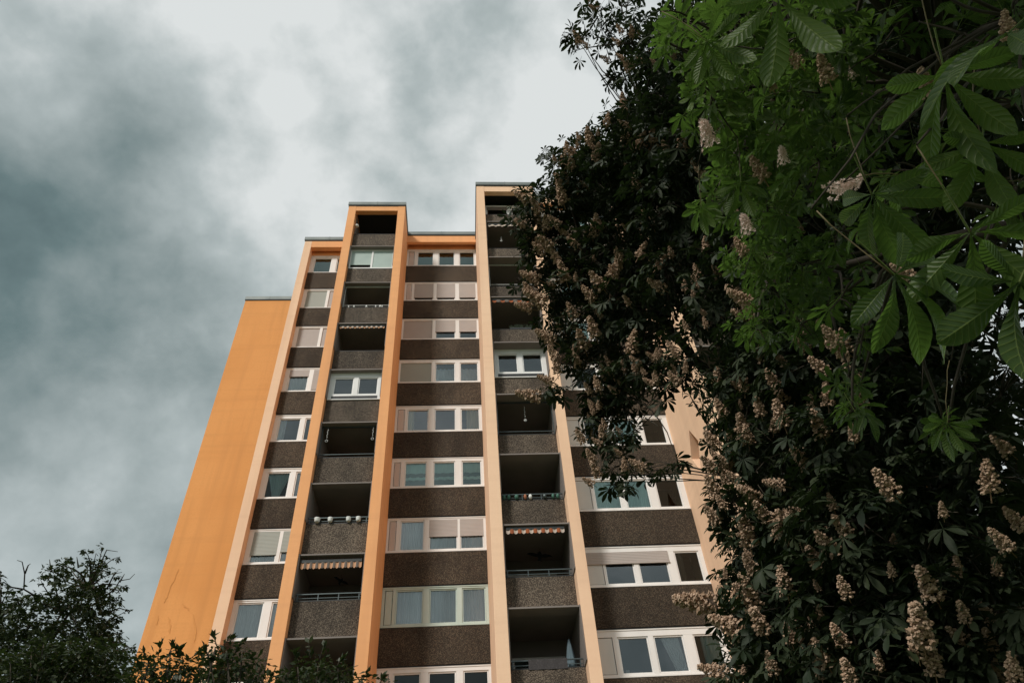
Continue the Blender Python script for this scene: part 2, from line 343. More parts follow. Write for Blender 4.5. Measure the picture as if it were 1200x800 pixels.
def wavy(b, x0, x1, y, z0, z1, amp=.035, wl=.16, flare=0):
    n = max(6, int((x1-x0)/.035)); ph = rnd.random()*6
    cols = []
    for i in range(n+1):
        x = x0+(x1-x0)*i/n
        yy = amp*math.sin(2*math.pi*x/wl+ph+.8*math.sin(x*3+ph))
        cols.append((x, y+yy))
    for i in range(n):
        (xa, ya), (xb, yb) = cols[i], cols[i+1]
        b.quad((xa, ya, z0), (xb, yb, z0), (xb, yb, z1), (xa, ya, z1), True)
def window(Y, x0, x1, z0, z1, items, frame='white', head=.13, foot=.13, gl='glass', label=None):
    """items: (xa, xb, kind, opts) kind g glass / p solid panel / s fully shuttered; opts: sh=fraction, shm, cur, depth"""
    b = MB(); D = .12
    b.box(x0, x1, Y, Y+D, z0, z0+foot); b.box(x0, x1, Y, Y+D, z1-head, z1)
    b.box(x0-.0, x1+.0, Y-.05, Y-.002, z0-.0, z0+.045)              # projecting sill
    b.box(x0, x1, Y-.022, Y-.002, z1-.055, z1-.01)                   # roller box joint
    xs = [x0]
    for it in items: xs += [it[0], it[1]]
    xs.append(x1)
    for i in range(0, len(xs), 2):
        if xs[i+1]-xs[i] > .004: b.box(xs[i], xs[i+1], Y+.003, Y+D-.003, z0+foot, z1-head)
    for it in items:                                                # sashes and beads
        if it[2] == 'g':
            xa, xb = it[0]+.004, it[1]-.004; za, zb = z0+foot+.004, z1-head-.004; t = .045
            for (p, q, r_, s_) in ((xa, xa+t, za, zb), (xb-t, xb, za, zb), (xa+t, xb-t, za, za+t), (xa+t, xb-t, zb-t, zb)):
                b.box(p, q, Y+.035, Y+.095, r_, s_)
        if it[2] == 'p':
            xa, xb = it[0]+.02, it[1]-.02; za, zb = z0+foot+.02, z1-head-.02
            b.box(xa, xb, Y+.03, Y+.06, za, zb)
    w = b.build('window', M[frame], apt, S)
    if label: w['label'] = label
    # the reveal box closing the room behind: dark interior
    for it in items:
        xa, xb, kd = it[:3]; o = it[3] if len(it) > 3 else {}
        za, zb = z0+foot, z1-head
        if kd == 'p':
            c = MB(); c.box(xa+.035, xb-.035, Y+.018, Y+.032, za+.035, zb-.035); c.build('side_panel', M[o.get('m', 'cream' if frame == 'white' else 'mint')], w, S); continue
        if kd == 's':
            c = MB(); c.box(xa+.003, xb-.003, Y+.045, Y+.07, za+.003, zb-.003); c.build('shutter', M[o.get('shm', 'shutter')], w, S); continue
        c = MB(); c.quad((xa, Y+.075, za), (xb, Y+.075, za), (xb, Y+.075, zb), (xa, Y+.075, zb)); c.build('pane', M[o.get('gl', gl)], w, S)
        sh = o.get('sh', 0)
        if sh:
            c = MB(); zs = zb-(zb-za)*sh; c.box(xa+.003, xb-.003, Y+.004, Y+.03, zs, zb-.003); c.box(xa+.003, xb-.003, Y-.002, Y+.034, zs-.035, zs-.002)
            c.build('shutter', M[o.get('shm', 'shutter')], w, S)
        cu = o.get('cur'); cm = M[o.get('cm', 'curtain')]; yc = Y+.13
        if cu:
            c = MB()
            if cu == 'full': wavy(c, xa-.02, xb+.02, yc, za-.1, zb)
            elif cu == 'lace': wavy(c, xa-.02, xb+.02, yc, za-.1, za+(zb-za)*.72, .03, .22)
            elif cu == 'left': wavy(c, xa-.02, xa+(xb-xa)*.33, yc, za-.1, zb)
            elif cu == 'right': wavy(c, xa+(xb-xa)*.3, xb, yc, za-.1, zb)
            elif cu == 'band':
                wavy(c, xa-.02, xb+.02, yc, za+.30*(zb-za), za+.42*(zb-za), .02, .3); wavy(c, xa-.02, xb+.02, yc+.05, za+.6*(zb-za), zb, .02, .4)
            elif cu in ('vee', 'draw'):
                n = 12
                for i in range(n):
                    u0, u1 = i/n, (i+1)/n
                    if cu == 'vee': f0, f1 = [.5+(u-.5)*.22 for u in (u0, u1)]
                    else: f0, f1 = [.62+u*.36 for u in (u0, u1)]
                    xo = lambda u: xa+(xb-xa)*u
                    top0, top1 = (xo(u0), xo(u1)) if cu == 'vee' else (xo(.25+u0*.6), xo(.25+u1*.6))
                    yy = yc+.03*(i % 2)
                    c.quad((xo(f0), yy, za-.05), (xo(f1), yc+.03*((i+1) % 2), za-.05), (top1, yc+.03*((i+1) % 2), zb), (top0, yy, zb))
            c.build('curtain', cm, w, S)
        if o.get('things'):
            c = MB()
            for fx, hh in o['things']: xx = xa+(xb-xa)*fx; c.box(xx-.06, xx+.06, Y+.12, Y+.2, za-.05, za+hh)
            c.build('sill_ornament', M['pot'], w, S)
    return w
def panel(Y, x0, x1, z0, z1, m='gravel', name='wall_panel'):
    b = MB(); b.box(x0, x1, Y-.06, Y+.10, z0+.035, z1-.03); b.k = 1; b.box(x0+.01, x1-.01, Y-.03, Y+.08, z0-.01, z0+.033); b.box(x0+.01, x1-.01, Y-.02, Y+.08, z1-.028, z1-.004)
    return b.build(name, [M[m], M['dark']], apt, S)
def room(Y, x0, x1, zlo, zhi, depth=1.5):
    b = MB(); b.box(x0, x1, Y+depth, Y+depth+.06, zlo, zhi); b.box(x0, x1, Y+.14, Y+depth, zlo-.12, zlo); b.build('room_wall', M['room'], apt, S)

g = lambda a, b_, **k: (a, b_, 'g', k)
p = lambda a, b_, **k: (a, b_, 'p', k)
s_ = lambda a, b_, **k: (a, b_, 's', k)
WH = 1.65
# bay A
YA, AX0, AX1 = 27.7, -8.985, -6.485; A0 = 12.19
A = {7: [g(-8.75, -7.72, gl='glass_teal'), g(-7.42, -6.62, gl='glass_teal')],
     6: [s_(-8.78, -7.65, shm='shutter_g'), s_(-7.5, -6.6)], 5: [s_(-8.78, -7.65), s_(-7.5, -6.6)],
     4: [g(-8.76, -7.77, sh=.3, cur='lace'), g(-7.55, -6.6, sh=.93)], 3: [g(-8.76, -7.74, cur='left'), g(-7.53, -6.62)],
     2: [g(-8.76, -7.74, cur='vee', gl='glass_dark', cm='curtain'), g(-7.5, -6.62, cur='left')],
     1: [g(-8.78, -7.7, sh=.74, shm='shutter_g', cur='full'), g(-7.56, -6.62, sh=.66, shm='shutter_g', cur='full')],
     0: [g(-8.82, -7.8, cur='full'), g(-7.5, -6.62, cur='full')]}
for k in KS:
    z = lv(A0, k); window(YA, AX0, AX1, z, z+WH, A.get(k, A[0] if k % 2 else A[3]), head=.2 if k in (2, 3, 7) else .12, foot=.1)
    panel(YA, AX0, AX1, z-H+WH, z); room(YA, AX0, AX1, z-.4, z+WH+.3)
# bay C
YC, CX0, CX1 = 27.31, -3.172, 1.007; C0 = 12.3
three = lambda **k: [p(-3.02, -2.72), g(-2.57, -1.57, **k), g(-1.29, -.28, **k), g(-.02, .99-.08, **k)]
C = {7: [p(-3.06, -2.72), g(-2.55, -1.57, gl='glass_teal'), g(-1.27, -.30, gl='glass_teal'), g(-.02, .90, gl='glass_teal')],
     6: [p(-3.06, -2.76), g(-2.62, -1.52, sh=.84), g(-1.34, -.27, sh=.84), g(-.05, .90, sh=.84)],
     5: [s_(-3.08, -1.52), g(-1.35, -.26, sh=.62), g(-.06, .90, sh=.62)],
     4: [s_(-3.08, -1.5, shm='shutter_g'), g(-1.31, -.28, cur='lace'), g(-.04, .90, cur='lace')],
     3: [p(-3.06, -2.72), g(-2.6, -1.57, cur='left', cm='curtain_y'), g(-1.29, -.26), g(-.02, .90, cur='right', cm='curtain_y')],
     2: [p(-3.06, -2.76), g(-2.57, -1.58, cur='band', gl='glass_teal'), g(-1.29, -.29, cur='band', gl='glass_teal'), g(0, .90, cur='band', gl='glass_teal')],
     1: [p(-3.08, -2.78), g(-2.62, -1.60, cur='full'), g(-1.40, -.20, sh=.55, cur='full'), g(-.1, .90, sh=.55, cur='full')],
     0: [p(-3.06, -2.75), g(-2.63, -1.56, cur='full'), g(-1.32, -.24, cur='full'), g(-.04, .90, cur='full')],
     -1: three(gl='glass_dark')}
for k in KS:
    z = lv(C0, k)
    window(YC, CX0, CX1, z, z+WH, C.get(k, C[3]), frame='mint' if k == 0 else 'white', head=.2 if k in (2, 3, 4, 7, -1) else .12, foot=.12,
           label='window with pale mint frames and full white curtains' if k == 0 else None)
    panel(YC, CX0, CX1, z-H+WH, z); room(YC, CX0, CX1, z-.4, z+WH+.3)
# bay E
YE, EX0, EX1 = 24.3, 4.314, 8.956; E0 = 12.12; EH = 1.62
E_ = {2: [p(4.45, 5.07, m='offwhite'), g(5.25, 6.30, gl='glass_dark', cur='full', cm='curtain_b'), g(6.5, 7.5, gl='glass_teal', cur='full'), g(7.80, 8.76, gl='glass_dark')],
      1: [p(4.45, 5.12, m='offwhite'), g(5.23, 6.28, cur='full', gl='glass_teal'), g(6.48, 7.46, cur='full', gl='glass_teal'), g(7.77, 8.74, gl='glass_dark')],
      0: [p(4.45, 5.13, m='offwhite'), g(5.19, 6.28), g(6.45, 7.56), g(7.86, 8.80, gl='glass_dark', cur='left', cm='curtain_b')],
      -1: [p(4.45, 5.05, m='offwhite'), g(5.21, 6.28, things=[(.2, .18), (.62, .09)]), g(6.46, 7.5, cur='draw'), g(7.84, 8.78, gl='glass_dark', cur='right')]}
for k in KS:
    z = lv(E0, k)
    w = window(YE, EX0, EX1, z, z+EH, E_.get(k, E_[1] if k % 3 else E_[2]), head=.26 if k in (-1, 0) else .15, foot=.12)
    if k == 0:
        c = MB(); c.box(4.40, 7.62, YE-.028, YE-.004, z+EH-.66, z+EH-.24); c.box(4.38, 7.64, YE-.04, YE-.003, z+EH-.72, z+EH-.663); c.build('shutter', M['shutter'], w, S)
    panel(YE, EX0, EX1, z-H+EH, z); room(YE, EX0, EX1, z-.4, z+EH+.3)
# bay H beyond the right tower
YH = 21.7
for k in KS:
    z = lv(E0, k)
    window(YH, 12.264, 16.396, z, z+EH, [p(12.4, 12.95, m='offwhite'), g(13.1, 14.1, cur='full' if k % 2 else None), g(14.3, 15.2), g(15.45, 16.25, gl='glass_dark')], head=.2, foot=.12)
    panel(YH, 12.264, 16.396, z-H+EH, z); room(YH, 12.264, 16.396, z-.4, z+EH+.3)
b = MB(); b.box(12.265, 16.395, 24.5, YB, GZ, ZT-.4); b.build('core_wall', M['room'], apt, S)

for (Y_, xa_, xb_, zb_) in ((YA, AX0, AX1, A0), (YC, CX0, CX1, C0), (YE, EX0, EX1, E0), (YH, 12.264, 16.396, E0)):
    b = MB(); b.box(xa_, xb_, Y_-.02, Y_+.2, zb_+H*7+(WH if Y_ > 25 else EH)+.004, ZT-.353); b.build('upper_wall', M['tan'], apt, S)

# balcony towers
def awning(Y, x0, x1, zt, mats, n, drop=.24):
    b = MB(); b.k = 2; b.box(x0, x1, Y+.05, Y+.17, zt-.02, zt+.09); N = n*6
    for i in range(N):
        a, c = i/N, (i+1)/N; b.k = int(a*n) % 2
        sc = lambda u: zt-drop+.045*abs(math.sin(math.pi*u*n))*-1+.02
        yy = lambda u: Y+.06+.02*math.sin(2*math.pi*u*n*.5)
        b.quad((x0+(x1-x0)*a, yy(a), sc(a)), (x0+(x1-x0)*c, yy(c), sc(c)), (x0+(x1-x0)*c, yy(c), zt), (x0+(x1-x0)*a, yy(a), zt), True)
    return b.build('awning', [M[m] for m in mats]+[M['trimdark']], apt, S)
def tower(xl, xr, Yp, Yf, base, PH, specs, zroof, pm='gravel_grey'):
    for k in KS:
        z = lv(base, k); zb = z-PH; zn = z+H-PH if k < 7 else zroof
        b = MB(); b.box(xl+.003, xr-.003, Yp, Yp+.14, zb+.04, z-.03); b.k = 1; b.box(xl+.003, xr-.003, Yp+.02, Yp+.12, zb, zb+.038); b.box(xl+.003, xr-.003, Yp-.005, Yp+.145, z-.03, z)
        b.build('balcony_parapet', [M[pm], M['dark']], apt, S)
        b = MB(); b.box(xl+.002, xr-.002, Yp+.145, Yp+2.3, zb+.02, zb+.24); b.build('balcony_slab', M['ceiling'], apt, S)
        b = MB(); b.box(xl+.002, xr-.002, Yp+2.3, Yp+2.5, zb, zn); b.build('balcony_wall', M['ceiling'], apt, S)
        b = MB(); xm = xl+(xr-xl)*.42; q0, q1, h0, h1 = xl+.25, xr-.3, zb+.26, zb+2.55
        for (a_, c_, d_, e_) in ((q0, q1, h1-.09, h1), (q0, q1, h0, h0+.1), (q0, q0+.08, h0+.1, h1-.09), (q1-.08, q1, h0+.1, h1-.09), (xm-.05, xm+.05, h0+.1, h1-.09)): b.box(a_, c_, Yp+2.22, Yp+2.297, d_, e_)
        dr = b.build('balcony_door', M['white'], apt, S)
        b = MB(); b.quad((q0+.08, Yp+2.26, h0+.1), (q1-.08, Yp+2.26, h0+.1), (q1-.08, Yp+2.26, h1-.09), (q0+.08, Yp+2.26, h1-.09)); b.build('pane', M['glass_dark'], dr, S)
        b = MB()   # dark lining of the sides
        b.box(xl+.004, xl+.03, Yf+.05 if k < 7 else Yp+.1, Yp+2.29, z+.003, zn-.003); b.box(xr-.03, xr-.004, Yf+.05 if k < 7 else Yp+.1, Yp+2.29, z+.003, zn-.003)
        if k < 7: b.box(xl+.031, xr-.031, Yf+.1, Yp+.14, zn-.06, zn-.003)
        b.build('side_lining', M['ceiling'], apt, S)
        sp = specs.get(k, 'open')
        if sp == 'window':
            window(Yp, xl+.03, xr-.03, z, zn-.01, [g(xl+.22, xl+1.12), g(xr-1.10, xr-.2)], head=.30, foot=.36)
            c = MB(); c.box(xl+.2, xr-.18, Yp-.012, Yp+.004, z+.10, z+.25); c.build('lower_pane', M['dark'], apt, S)
            room(Yp, xl+.04, xr-.04, z-.2, zn-.05, .9)
        if sp == 'topwin':
            window(Yp+.3, xl+.03, xr-.03, z, z+1.30, [g(xl+.12, xl+1.32, sh=.28, shm='shutter_d', gl='glass_dark'), g(xl+1.55, xr-.2, gl='glass_dark')], head=.1, foot=.2); room(Yp+.3, xl+.04, xr-.04, z-.2, zn-.05, .9)
        if sp == 'frost':
            b = MB(); xm = (xl+xr)/2+.02
            for (a, c, d, e) in ((xl+.03, xr-.03, z, z+.08), (xl+.03, xr-.03, zn-.16, zn-.06), (xl+.03, xl+.09, z+.08, zn-.16), (xr-.09, xr-.03, z+.08, zn-.16), (xm-.05, xm+.05, z+.08, zn-.16)):
                b.box(a, c, Yp-.01, Yp+.08, d, e)
            w = b.build('window', M['white'], apt, S)
            for a, c, lo in ((xl+.09, xm-.05, z+.34), (xm+.05, xr-.09, z+.08)):
                q = MB(); q.box(a, c, Yp+.02, Yp+.05, lo, zn-.16); q.build('pane', M['frost'], w, S)
        if sp == 'slim':
            b = MB()
            b.box(xl+.03, xr-.03, Yp, Yp+.06, zn-.13, zn-.07)
            for x in (xl+.05, xr-.07): b.box(x, x+.035, Yp, Yp+.06, z+.002, zn-.13)
            b.box(xl+.09, xr-.07, Yp+.01, Yp+.05, z+.14, z+.165)
            w = b.build('glazing_frame', M['rail'] if k != 5 else M['string'], apt, S)
        if sp in ('rail', 'railawn'):
            b = MB(); zz = z+.24
            b.box(xl+.04, xr-.04, Yp+.03, Yp+.08, zz, zz+.035)
            for i in range(4): x = xl+.1+(xr-xl-.25)*i/3; b.box(x, x+.03, Yp+.04, Yp+.07, z+.001, zz)
            b.box(xl+.04, xr-.04, Yp+.045, Yp+.065, z+.1, z+.12)
            b.build('railing', M['rail'], apt, S)
BY, BF = 25.0, 24.65; B0 = 12.38; BX = (-6.035, -3.605)
tower(*BX, BY, BF, B0, 1.44, {7: 'open', 6: 'frost', 5: 'slim', 4: 'slimawn', 3: 'window', 2: 'slim', 1: 'rail', 0: 'rail', -1: 'open'}, ZT-.8)
DY, DF = 23.57, 23.0; D0 = 12.28; DX = (1.455, 3.895)
tower(*DX, DY, DF, D0, 1.32, {7: 'topwin', 6: 'slimawn', 5: 'slim', 4: 'awn', 3: 'window', 2: 'slim', 1: 'rail', 0: 'rail', -1: 'rail'}, 36.62-.88)
GX = (9.425, 11.845); tower(*GX, 20.8, 20.2, 12.27, 1.36, {k: ('rail' if k % 2 else 'slim') for k in KS}, ZT-.8)
# small white blades beside the mullions of the slim glazing, wall lamp, awnings
awning(BF+.12, BX[0]+.10, BX[1]-.12, lv(B0, 0)+1.40, ['awn_p', 'awn_g'], 21)
awning(BF+.12, BX[0]+.10, BX[1]-.12, lv(B0, 4)+1.53, ['awn_p', 'awn_w'], 19, .11)
awning(DF+.12, DX[0]+.12, DX[1]-.2, lv(D0, 0)+1.64, ['awn_w', 'awn_o'], 15, .16)
awning(DF+.12, DX[0]+.10, DX[1]-.1, lv(D0, 4)+1.66, ['awn_o', 'awn_g'], 11, .16)
awning(DF+.12, DX[0]+.10, DX[1]-.1, lv(D0, 6)+1.60, ['awn_w', 'awn_w'], 13, .13)
b = MB(); b.lathe([(.03, 0), (.10, .03), (.12, .1), (.09, .17), (.02, .2)], BX[0]+.14, 24.9, lv(B0, 7)+.55, 12); b.box(BX[0]+.03, BX[0]+.10, 24.88, 24.93, lv(B0, 7)+.74, lv(B0, 7)+.79)
b.build('wall_lamp', M['pot'], apt, S)

# ------------------------------------------------------------------ things on the balconies
def thing(b, name, mats, label, cat, group, base):
    o = b.build(name, mats, None, S); put_at(o, [c*S for c in base]); tag(o, label, cat, group); return o
order = ['leftmost', 'second from left', 'third from left', 'rightmost']
for i, px in enumerate((593, 607, 627, 638)):
    # four pots on the balcony rail of the left tower, one floor above the striped awning
    x = BX[0]+.42+[0, .5, 1.2, 1.58][i]; z = lv(B0, 1)+.001
    b = MB(); r0 = .105 if i == 0 else .09
    b.lathe([(r0*.7, 0), (r0, .06), (r0*1.1, .16), (r0*1.15, .18), (r0*.95, .185)], x, BY+.0-.06, z, 14)
    thing(b, 'flower_pot', [M['pot']], ['leftmost and whitest', 'second from left', 'third from left', 'rightmost'][i]+' of four round white pots on left tower balcony rail', 'flower pot', 'white pots along the left tower balcony', (x, BY-.06, z))
cols = ['green', 'green', 'green', 'terra', 'pot', 'rail', 'green', 'green']
xs = [.15, .32, .62, .95, 1.15, 1.7, 2.02, 2.2]
lab = ['leftmost small green pot', 'second small green pot from the left', 'green pot just left of the terracotta one', 'small terracotta pot', 'small white pot beside the terracotta one', 'grey metal pot right of the white one', 'second small green pot from the right', 'rightmost small green pot']
for i, x in enumerate(xs):
    x += DX[0]; z = lv(D0, 1)+.001; b = MB(); r0 = .055+.01*(i % 3)
    b.lathe([(r0*.7, 0), (r0, .09), (r0*1.1, .14), (.03, .2)], x, DY+.0-.03, z, 10)
    thing(b, 'flower_pot', [M[cols[i]]], lab[i]+' on middle tower balcony rail', 'flower pot', 'small pots along the middle tower balcony', (x, DY-.03, z))
for i, x in enumerate((.35, .62, 1.25, 1.72, 1.95, 2.05)):
    x += BX[0]; z = lv(B0, 5)+.001; b = MB(); r0 = (.03, .04, .05, .035, .06, .03)[i]
    b.lathe([(r0, 0), (r0*1.2, .06), (r0*.5, .1), (r0*.9, .14), (.01, .17)], x, BY+.03, z, 8)
    thing(b, 'figurine', [M['pot']], ['leftmost', 'second from left', 'third from left', 'third from right', 'fattest', 'rightmost'][i]+' of tiny pale figurines on an upper left tower balcony parapet', 'figurine', 'figurines on the upper left balcony', (x, BY+.03, z))
def mobile(x, y, ztop, L, ring, label):
    b = MB(); b.tube([(x, y, ztop), (x, y, ztop-L)], .008, 5)
    for i in range(5): z = ztop-L*(.15+.16*i); b.lathe([(.004, -.03), (.028, 0), (.004, .03)], x+.01*(-1)**i, y, z, 8)
    pts = [(x+.055*math.cos(t), y, ztop-L-.055+.055*math.sin(t)) for t in np.linspace(0, 2*math.pi, 13)]
    b.tube(pts, .012, 5, cap=False)
    if ring: b.lathe([(.01, -.05), (.05, 0), (.01, .05)], x, y, ztop-L-.06, 8)
    thing(b, 'hanging_ornament', [M['string']], label, 'ornament', 'ornaments hung in the balcony openings', (x, y, ztop))
mobile(BX[0]+.30, BY-.05, lv(B0, 2)+1.50, .62, 0, 'thin string mobile hung at left side of left tower balcony')
mobile(BX[1]-.2, BY-.05, lv(B0, 2)+1.55, .6, 0, 'thin string mobile hung at right side of left tower balcony')
mobile(DX[0]+1.25, DY+.2, lv(D0, 2)+1.70, .75, 1, 'long pendant with a ball hung in middle tower balcony')
mobile(DX[0]+.82, DY+.1, lv(D0, 6)+1.15, .3, 1, 'short round pendant hung under the white awning at the top')
def bird(x, y, z, w, tilt, label):
    prof = [(-.5, .02), (-.38, .09), (-.2, .07), (-.09, .05), (-.05, .13), (0, .17), (.05, .12), (.08, .05), (.22, .08), (.4, .05), (.5, -.02), (.36, -.02), (.2, -.07), (.07, -.06), (.05, -.16), (.09, -.24), (-.02, -.22), (-.08, -.22), (-.05, -.14), (-.08, -.07), (-.25, -.05), (-.4, -.02)]
    c, s2 = math.cos(tilt), math.sin(tilt)
    P = [((px*c-pz*s2)*w+x, (px*s2+pz*c)*w+z) for px, pz in reversed(prof)]
    b = MB(); b.prism(P, y, y+.015); b.tube([(x, y+.007, z+.1), (x, y+.007, z+.35)], .003, 4)
    thing(b, 'bird_silhouette', [M['black']], label, 'bird cutout', 'black bird cutouts in balconies', (x, y, z))
bird(DX[0]+1.42, DY+1.0, lv(D0, 0)+1.35, 1.0, -.12, 'black flying bird cutout hung in middle tower balcony')
bird(BX[0]+1.42, BY+1.0, lv(B0, 0)+1.25, .66, -.5, 'smaller tilted black bird cutout under left tower striped awning')
# closed parasol and towel on the lowest visible middle balcony
px0, z0 = DX[0]+2.05, lv(D0, -1)-1.05
par = empty('closed_parasol'); tag(par, 'closed pale blue parasol standing on a dark middle tower balcony', 'parasol')
b = MB(); b.tube([(px0, DY+.35, z0), (px0, DY+.35, z0+2.1)], .02, 8); b.build('pole', M['rail'], par, S)
b = MB(); n = 18
prof = [(.15, .85), (.17, 1.0), (.13, 1.4), (.07, 1.85), (.02, 2.08)]; base = len(b.v)
for r0, h in prof:
    for j in range(n): th = 2*math.pi*j/n; rr = r0*(1+.22*math.cos(th*6)); b.v.append((px0+rr*math.cos(th), DY+.35+rr*math.sin(th), z0+h))
for i in range(len(prof)-1):
    for j in range(n): a0 = i*n+j; a1 = i*n+(j+1) % n; b.f.append((a0, a1, a1+n, a0+n)); b.m.append(0); b.sm.append(True)
b.build('canopy', M['blue'], par, S)
b = MB(); b.lathe([(.26, 0), (.26, .06), (.08, .1)], px0, DY+.35, z0+.001, 14); b.build('base', M['dark'], par, S); put_at(par, (px0*S, (DY+.35)*S, z0*S))
b = MB(); zt = lv(D0, -1)+.285
n = 14
for i in range(n):
    xa, xb = DX[0]+.62+1.25*i/n, DX[0]+.62+1.25*(i+1)/n
    wv = lambda x: .012*math.sin(x*17)
    b.quad((xa, DY-.02+wv(xa), zt-.34), (xb, DY-.02+wv(xb), zt-.34), (xb, DY+.0, zt), (xa, DY+.0, zt), True)
    b.quad((xa, DY+.0, zt), (xb, DY+.0, zt), (xb, DY+.1, zt), (xa, DY+.1, zt), True)
    b.quad((xa, DY+.1, zt), (xb, DY+.1, zt), (xb, DY+.12, zt-.25), (xa, DY+.12, zt-.25), True)
thing(b, 'towel', [M['towel']], 'dark speckled blanket hung over the railing beside the parasol', 'blanket', None, (DX[0]+1.2, DY, zt))
# leafy balcony box on D4
def leafbox(x0, x1, y, z, label):
    t = empty('planter'); tag(t, label, 'planter')
    b = MB(); b.box(x0, x1, y-.08, y+.08, z, z+.1); b.build('box', M['dark'], t, S)
    b = MB()
    for i in range(160):
        x = x0+rnd.random()*(x1-x0); a = rnd.uniform(-.6, .6); L = rnd.uniform(.08, .3); d = rnd.uniform(-.2, .2)
        b.quad((x, y, z+.1), (x+.012, y, z+.1), (x+.012+a*L, y+d*L, z+.1+L), (x+a*L-.004, y+d*L, z+.1+L))
    b.build('foliage', M['leaf_shrub'], t, S); put_at(t, ((x0+x1)/2*S, y*S, z*S))
leafbox(DX[0]+.9, DX[0]+2.0, DY+.07, lv(D0, 4)+.002, 'thin grassy planter on parapet below the rust striped awning')

# ------------------------------------------------------------------ ground
def sheet(name, x0, x1, y0, y1, z, m, kind='structure'):
    b = MB(); b.quad((x0, y0, z), (x1, y0, z), (x1, y1, z), (x0, y1, z)); return tag(b.build(name, M[m]), kind=kind)
gz = GZ*S
sheet('ground', -900, 900, -900, 900, gz, 'grass')
sheet('path', -30, 30, 15.2, 17.0, gz+.004, 'paving')

# neighbouring house glimpsed through the tree at right
nb = empty('neighbouring_house'); tag(nb, 'orange house with pale balcony bands glimpsed through the tree at right', 'building')
c0 = np.array([27.0, 31.0]); ux = np.array([.80, -.60]); uy = np.array([.60, .80])
def nbx(name, m, a0, a1, b0, b1, z0, z1, parent=nb):
    b = MB(); b.box(a0, a1, b0, b1, z0, z1)
    b.v = [(c0[0]+x*ux[0]+y*uy[0], c0[1]+x*ux[1]+y*uy[1], z) for x, y, z in b.v]; return b.build(name, M[m], parent)
nbx('wall', 'orange', -1, 16, 0, 10, gz, 18.5); nbx('roof', 'trim', -1.4, 16.4, -.4, 10.4, 18.5, 18.8)
for i in range(6):
    z = gz+1.0+i*3; bal = nbx('balcony', 'offwhite', 3, 12, -1.3, -.003, z+.6, z+1.7)
    for j in range(4):
        w = nbx('window', 'white', .2+j*4, 1.6+j*4, -.05, -.004, z+1.9, z+3.1); nbx('pane', 'dark', .32+j*4, 1.48+j*4, -.06, -.053, z+2.02, z+2.98, w)
put_at(nb, (c0[0], c0[1], gz))

# ------------------------------------------------------------------ foliage
def np_mesh(name, V, Fq, mats, parent, tint=None, smooth=True, nside=4):
    me = bpy.data.meshes.new(name); me.vertices.add(len(V)); me.vertices.foreach_set('co', np.ascontiguousarray(V, np.float32).ravel())
    nf = len(Fq); me.loops.add(nf*nside); me.loops.foreach_set('vertex_index', np.ascontiguousarray(Fq, np.int32).ravel())
    me.polygons.add(nf); me.polygons.foreach_set('loop_start', np.arange(0, nf*nside, nside, dtype=np.int32))
    try: me.polygons.foreach_set('loop_total', np.full(nf, nside, np.int32))
    except Exception: pass
    me.polygons.foreach_set('use_smooth', np.full(nf, smooth))
    if tint is not None:
        at_ = me.attributes.new('tint', 'FLOAT', 'POINT'); at_.data.foreach_set('value', np.ascontiguousarray(tint, np.float32))
    me.update(calc_edges=True); me.validate(); me.materials.append(mats)
    o = bpy.data.objects.new(name, me); COL.objects.link(o)
    if parent is not None: o.parent = parent
    return o
NU = 40
def leaflet(L, W, fine):
    """one obovate leaflet along +x, returns verts, quads"""
    if fine: nu, nv = NU, 4
    else: nu, nv = 4, 1
    prof = lambda u: W*(math.sin(math.pi*min(1, u**1.45))**.75)*(.25+.75*u)*1.12 if 0 < u < 1 else .0
    V = []; Q = []
    us = np.linspace(0, 1, nu+1) if fine else [0, .3, .62, .85, 1]
    for i, u in enumerate(us):
        w = max(prof(u), .004)
        for j in range(-nv, nv+1):
            v = j/nv
            x = u*L + (-.05*L*abs(v)*(1-u) if fine else 0)
            z = -.30*L*u*u - (.10*abs(v)*w) + .16*w*abs(v)     # droop
            z += .28*w*abs(v)                                   # gull-wing fold
            ww = w
            if fine:
                z += .02*L*math.sin(u*9+v*2)*abs(v)
                ww = w*(1+.03*math.sin(u*60))
            V.append((x, v*ww, z))
    m = 2*nv+1
    for i in range(len(us)-1):
        for j in range(2*nv): a = i*m+j; Q.append((a, a+m, a+m+1, a+1))
    return np.array(V), np.array(Q)
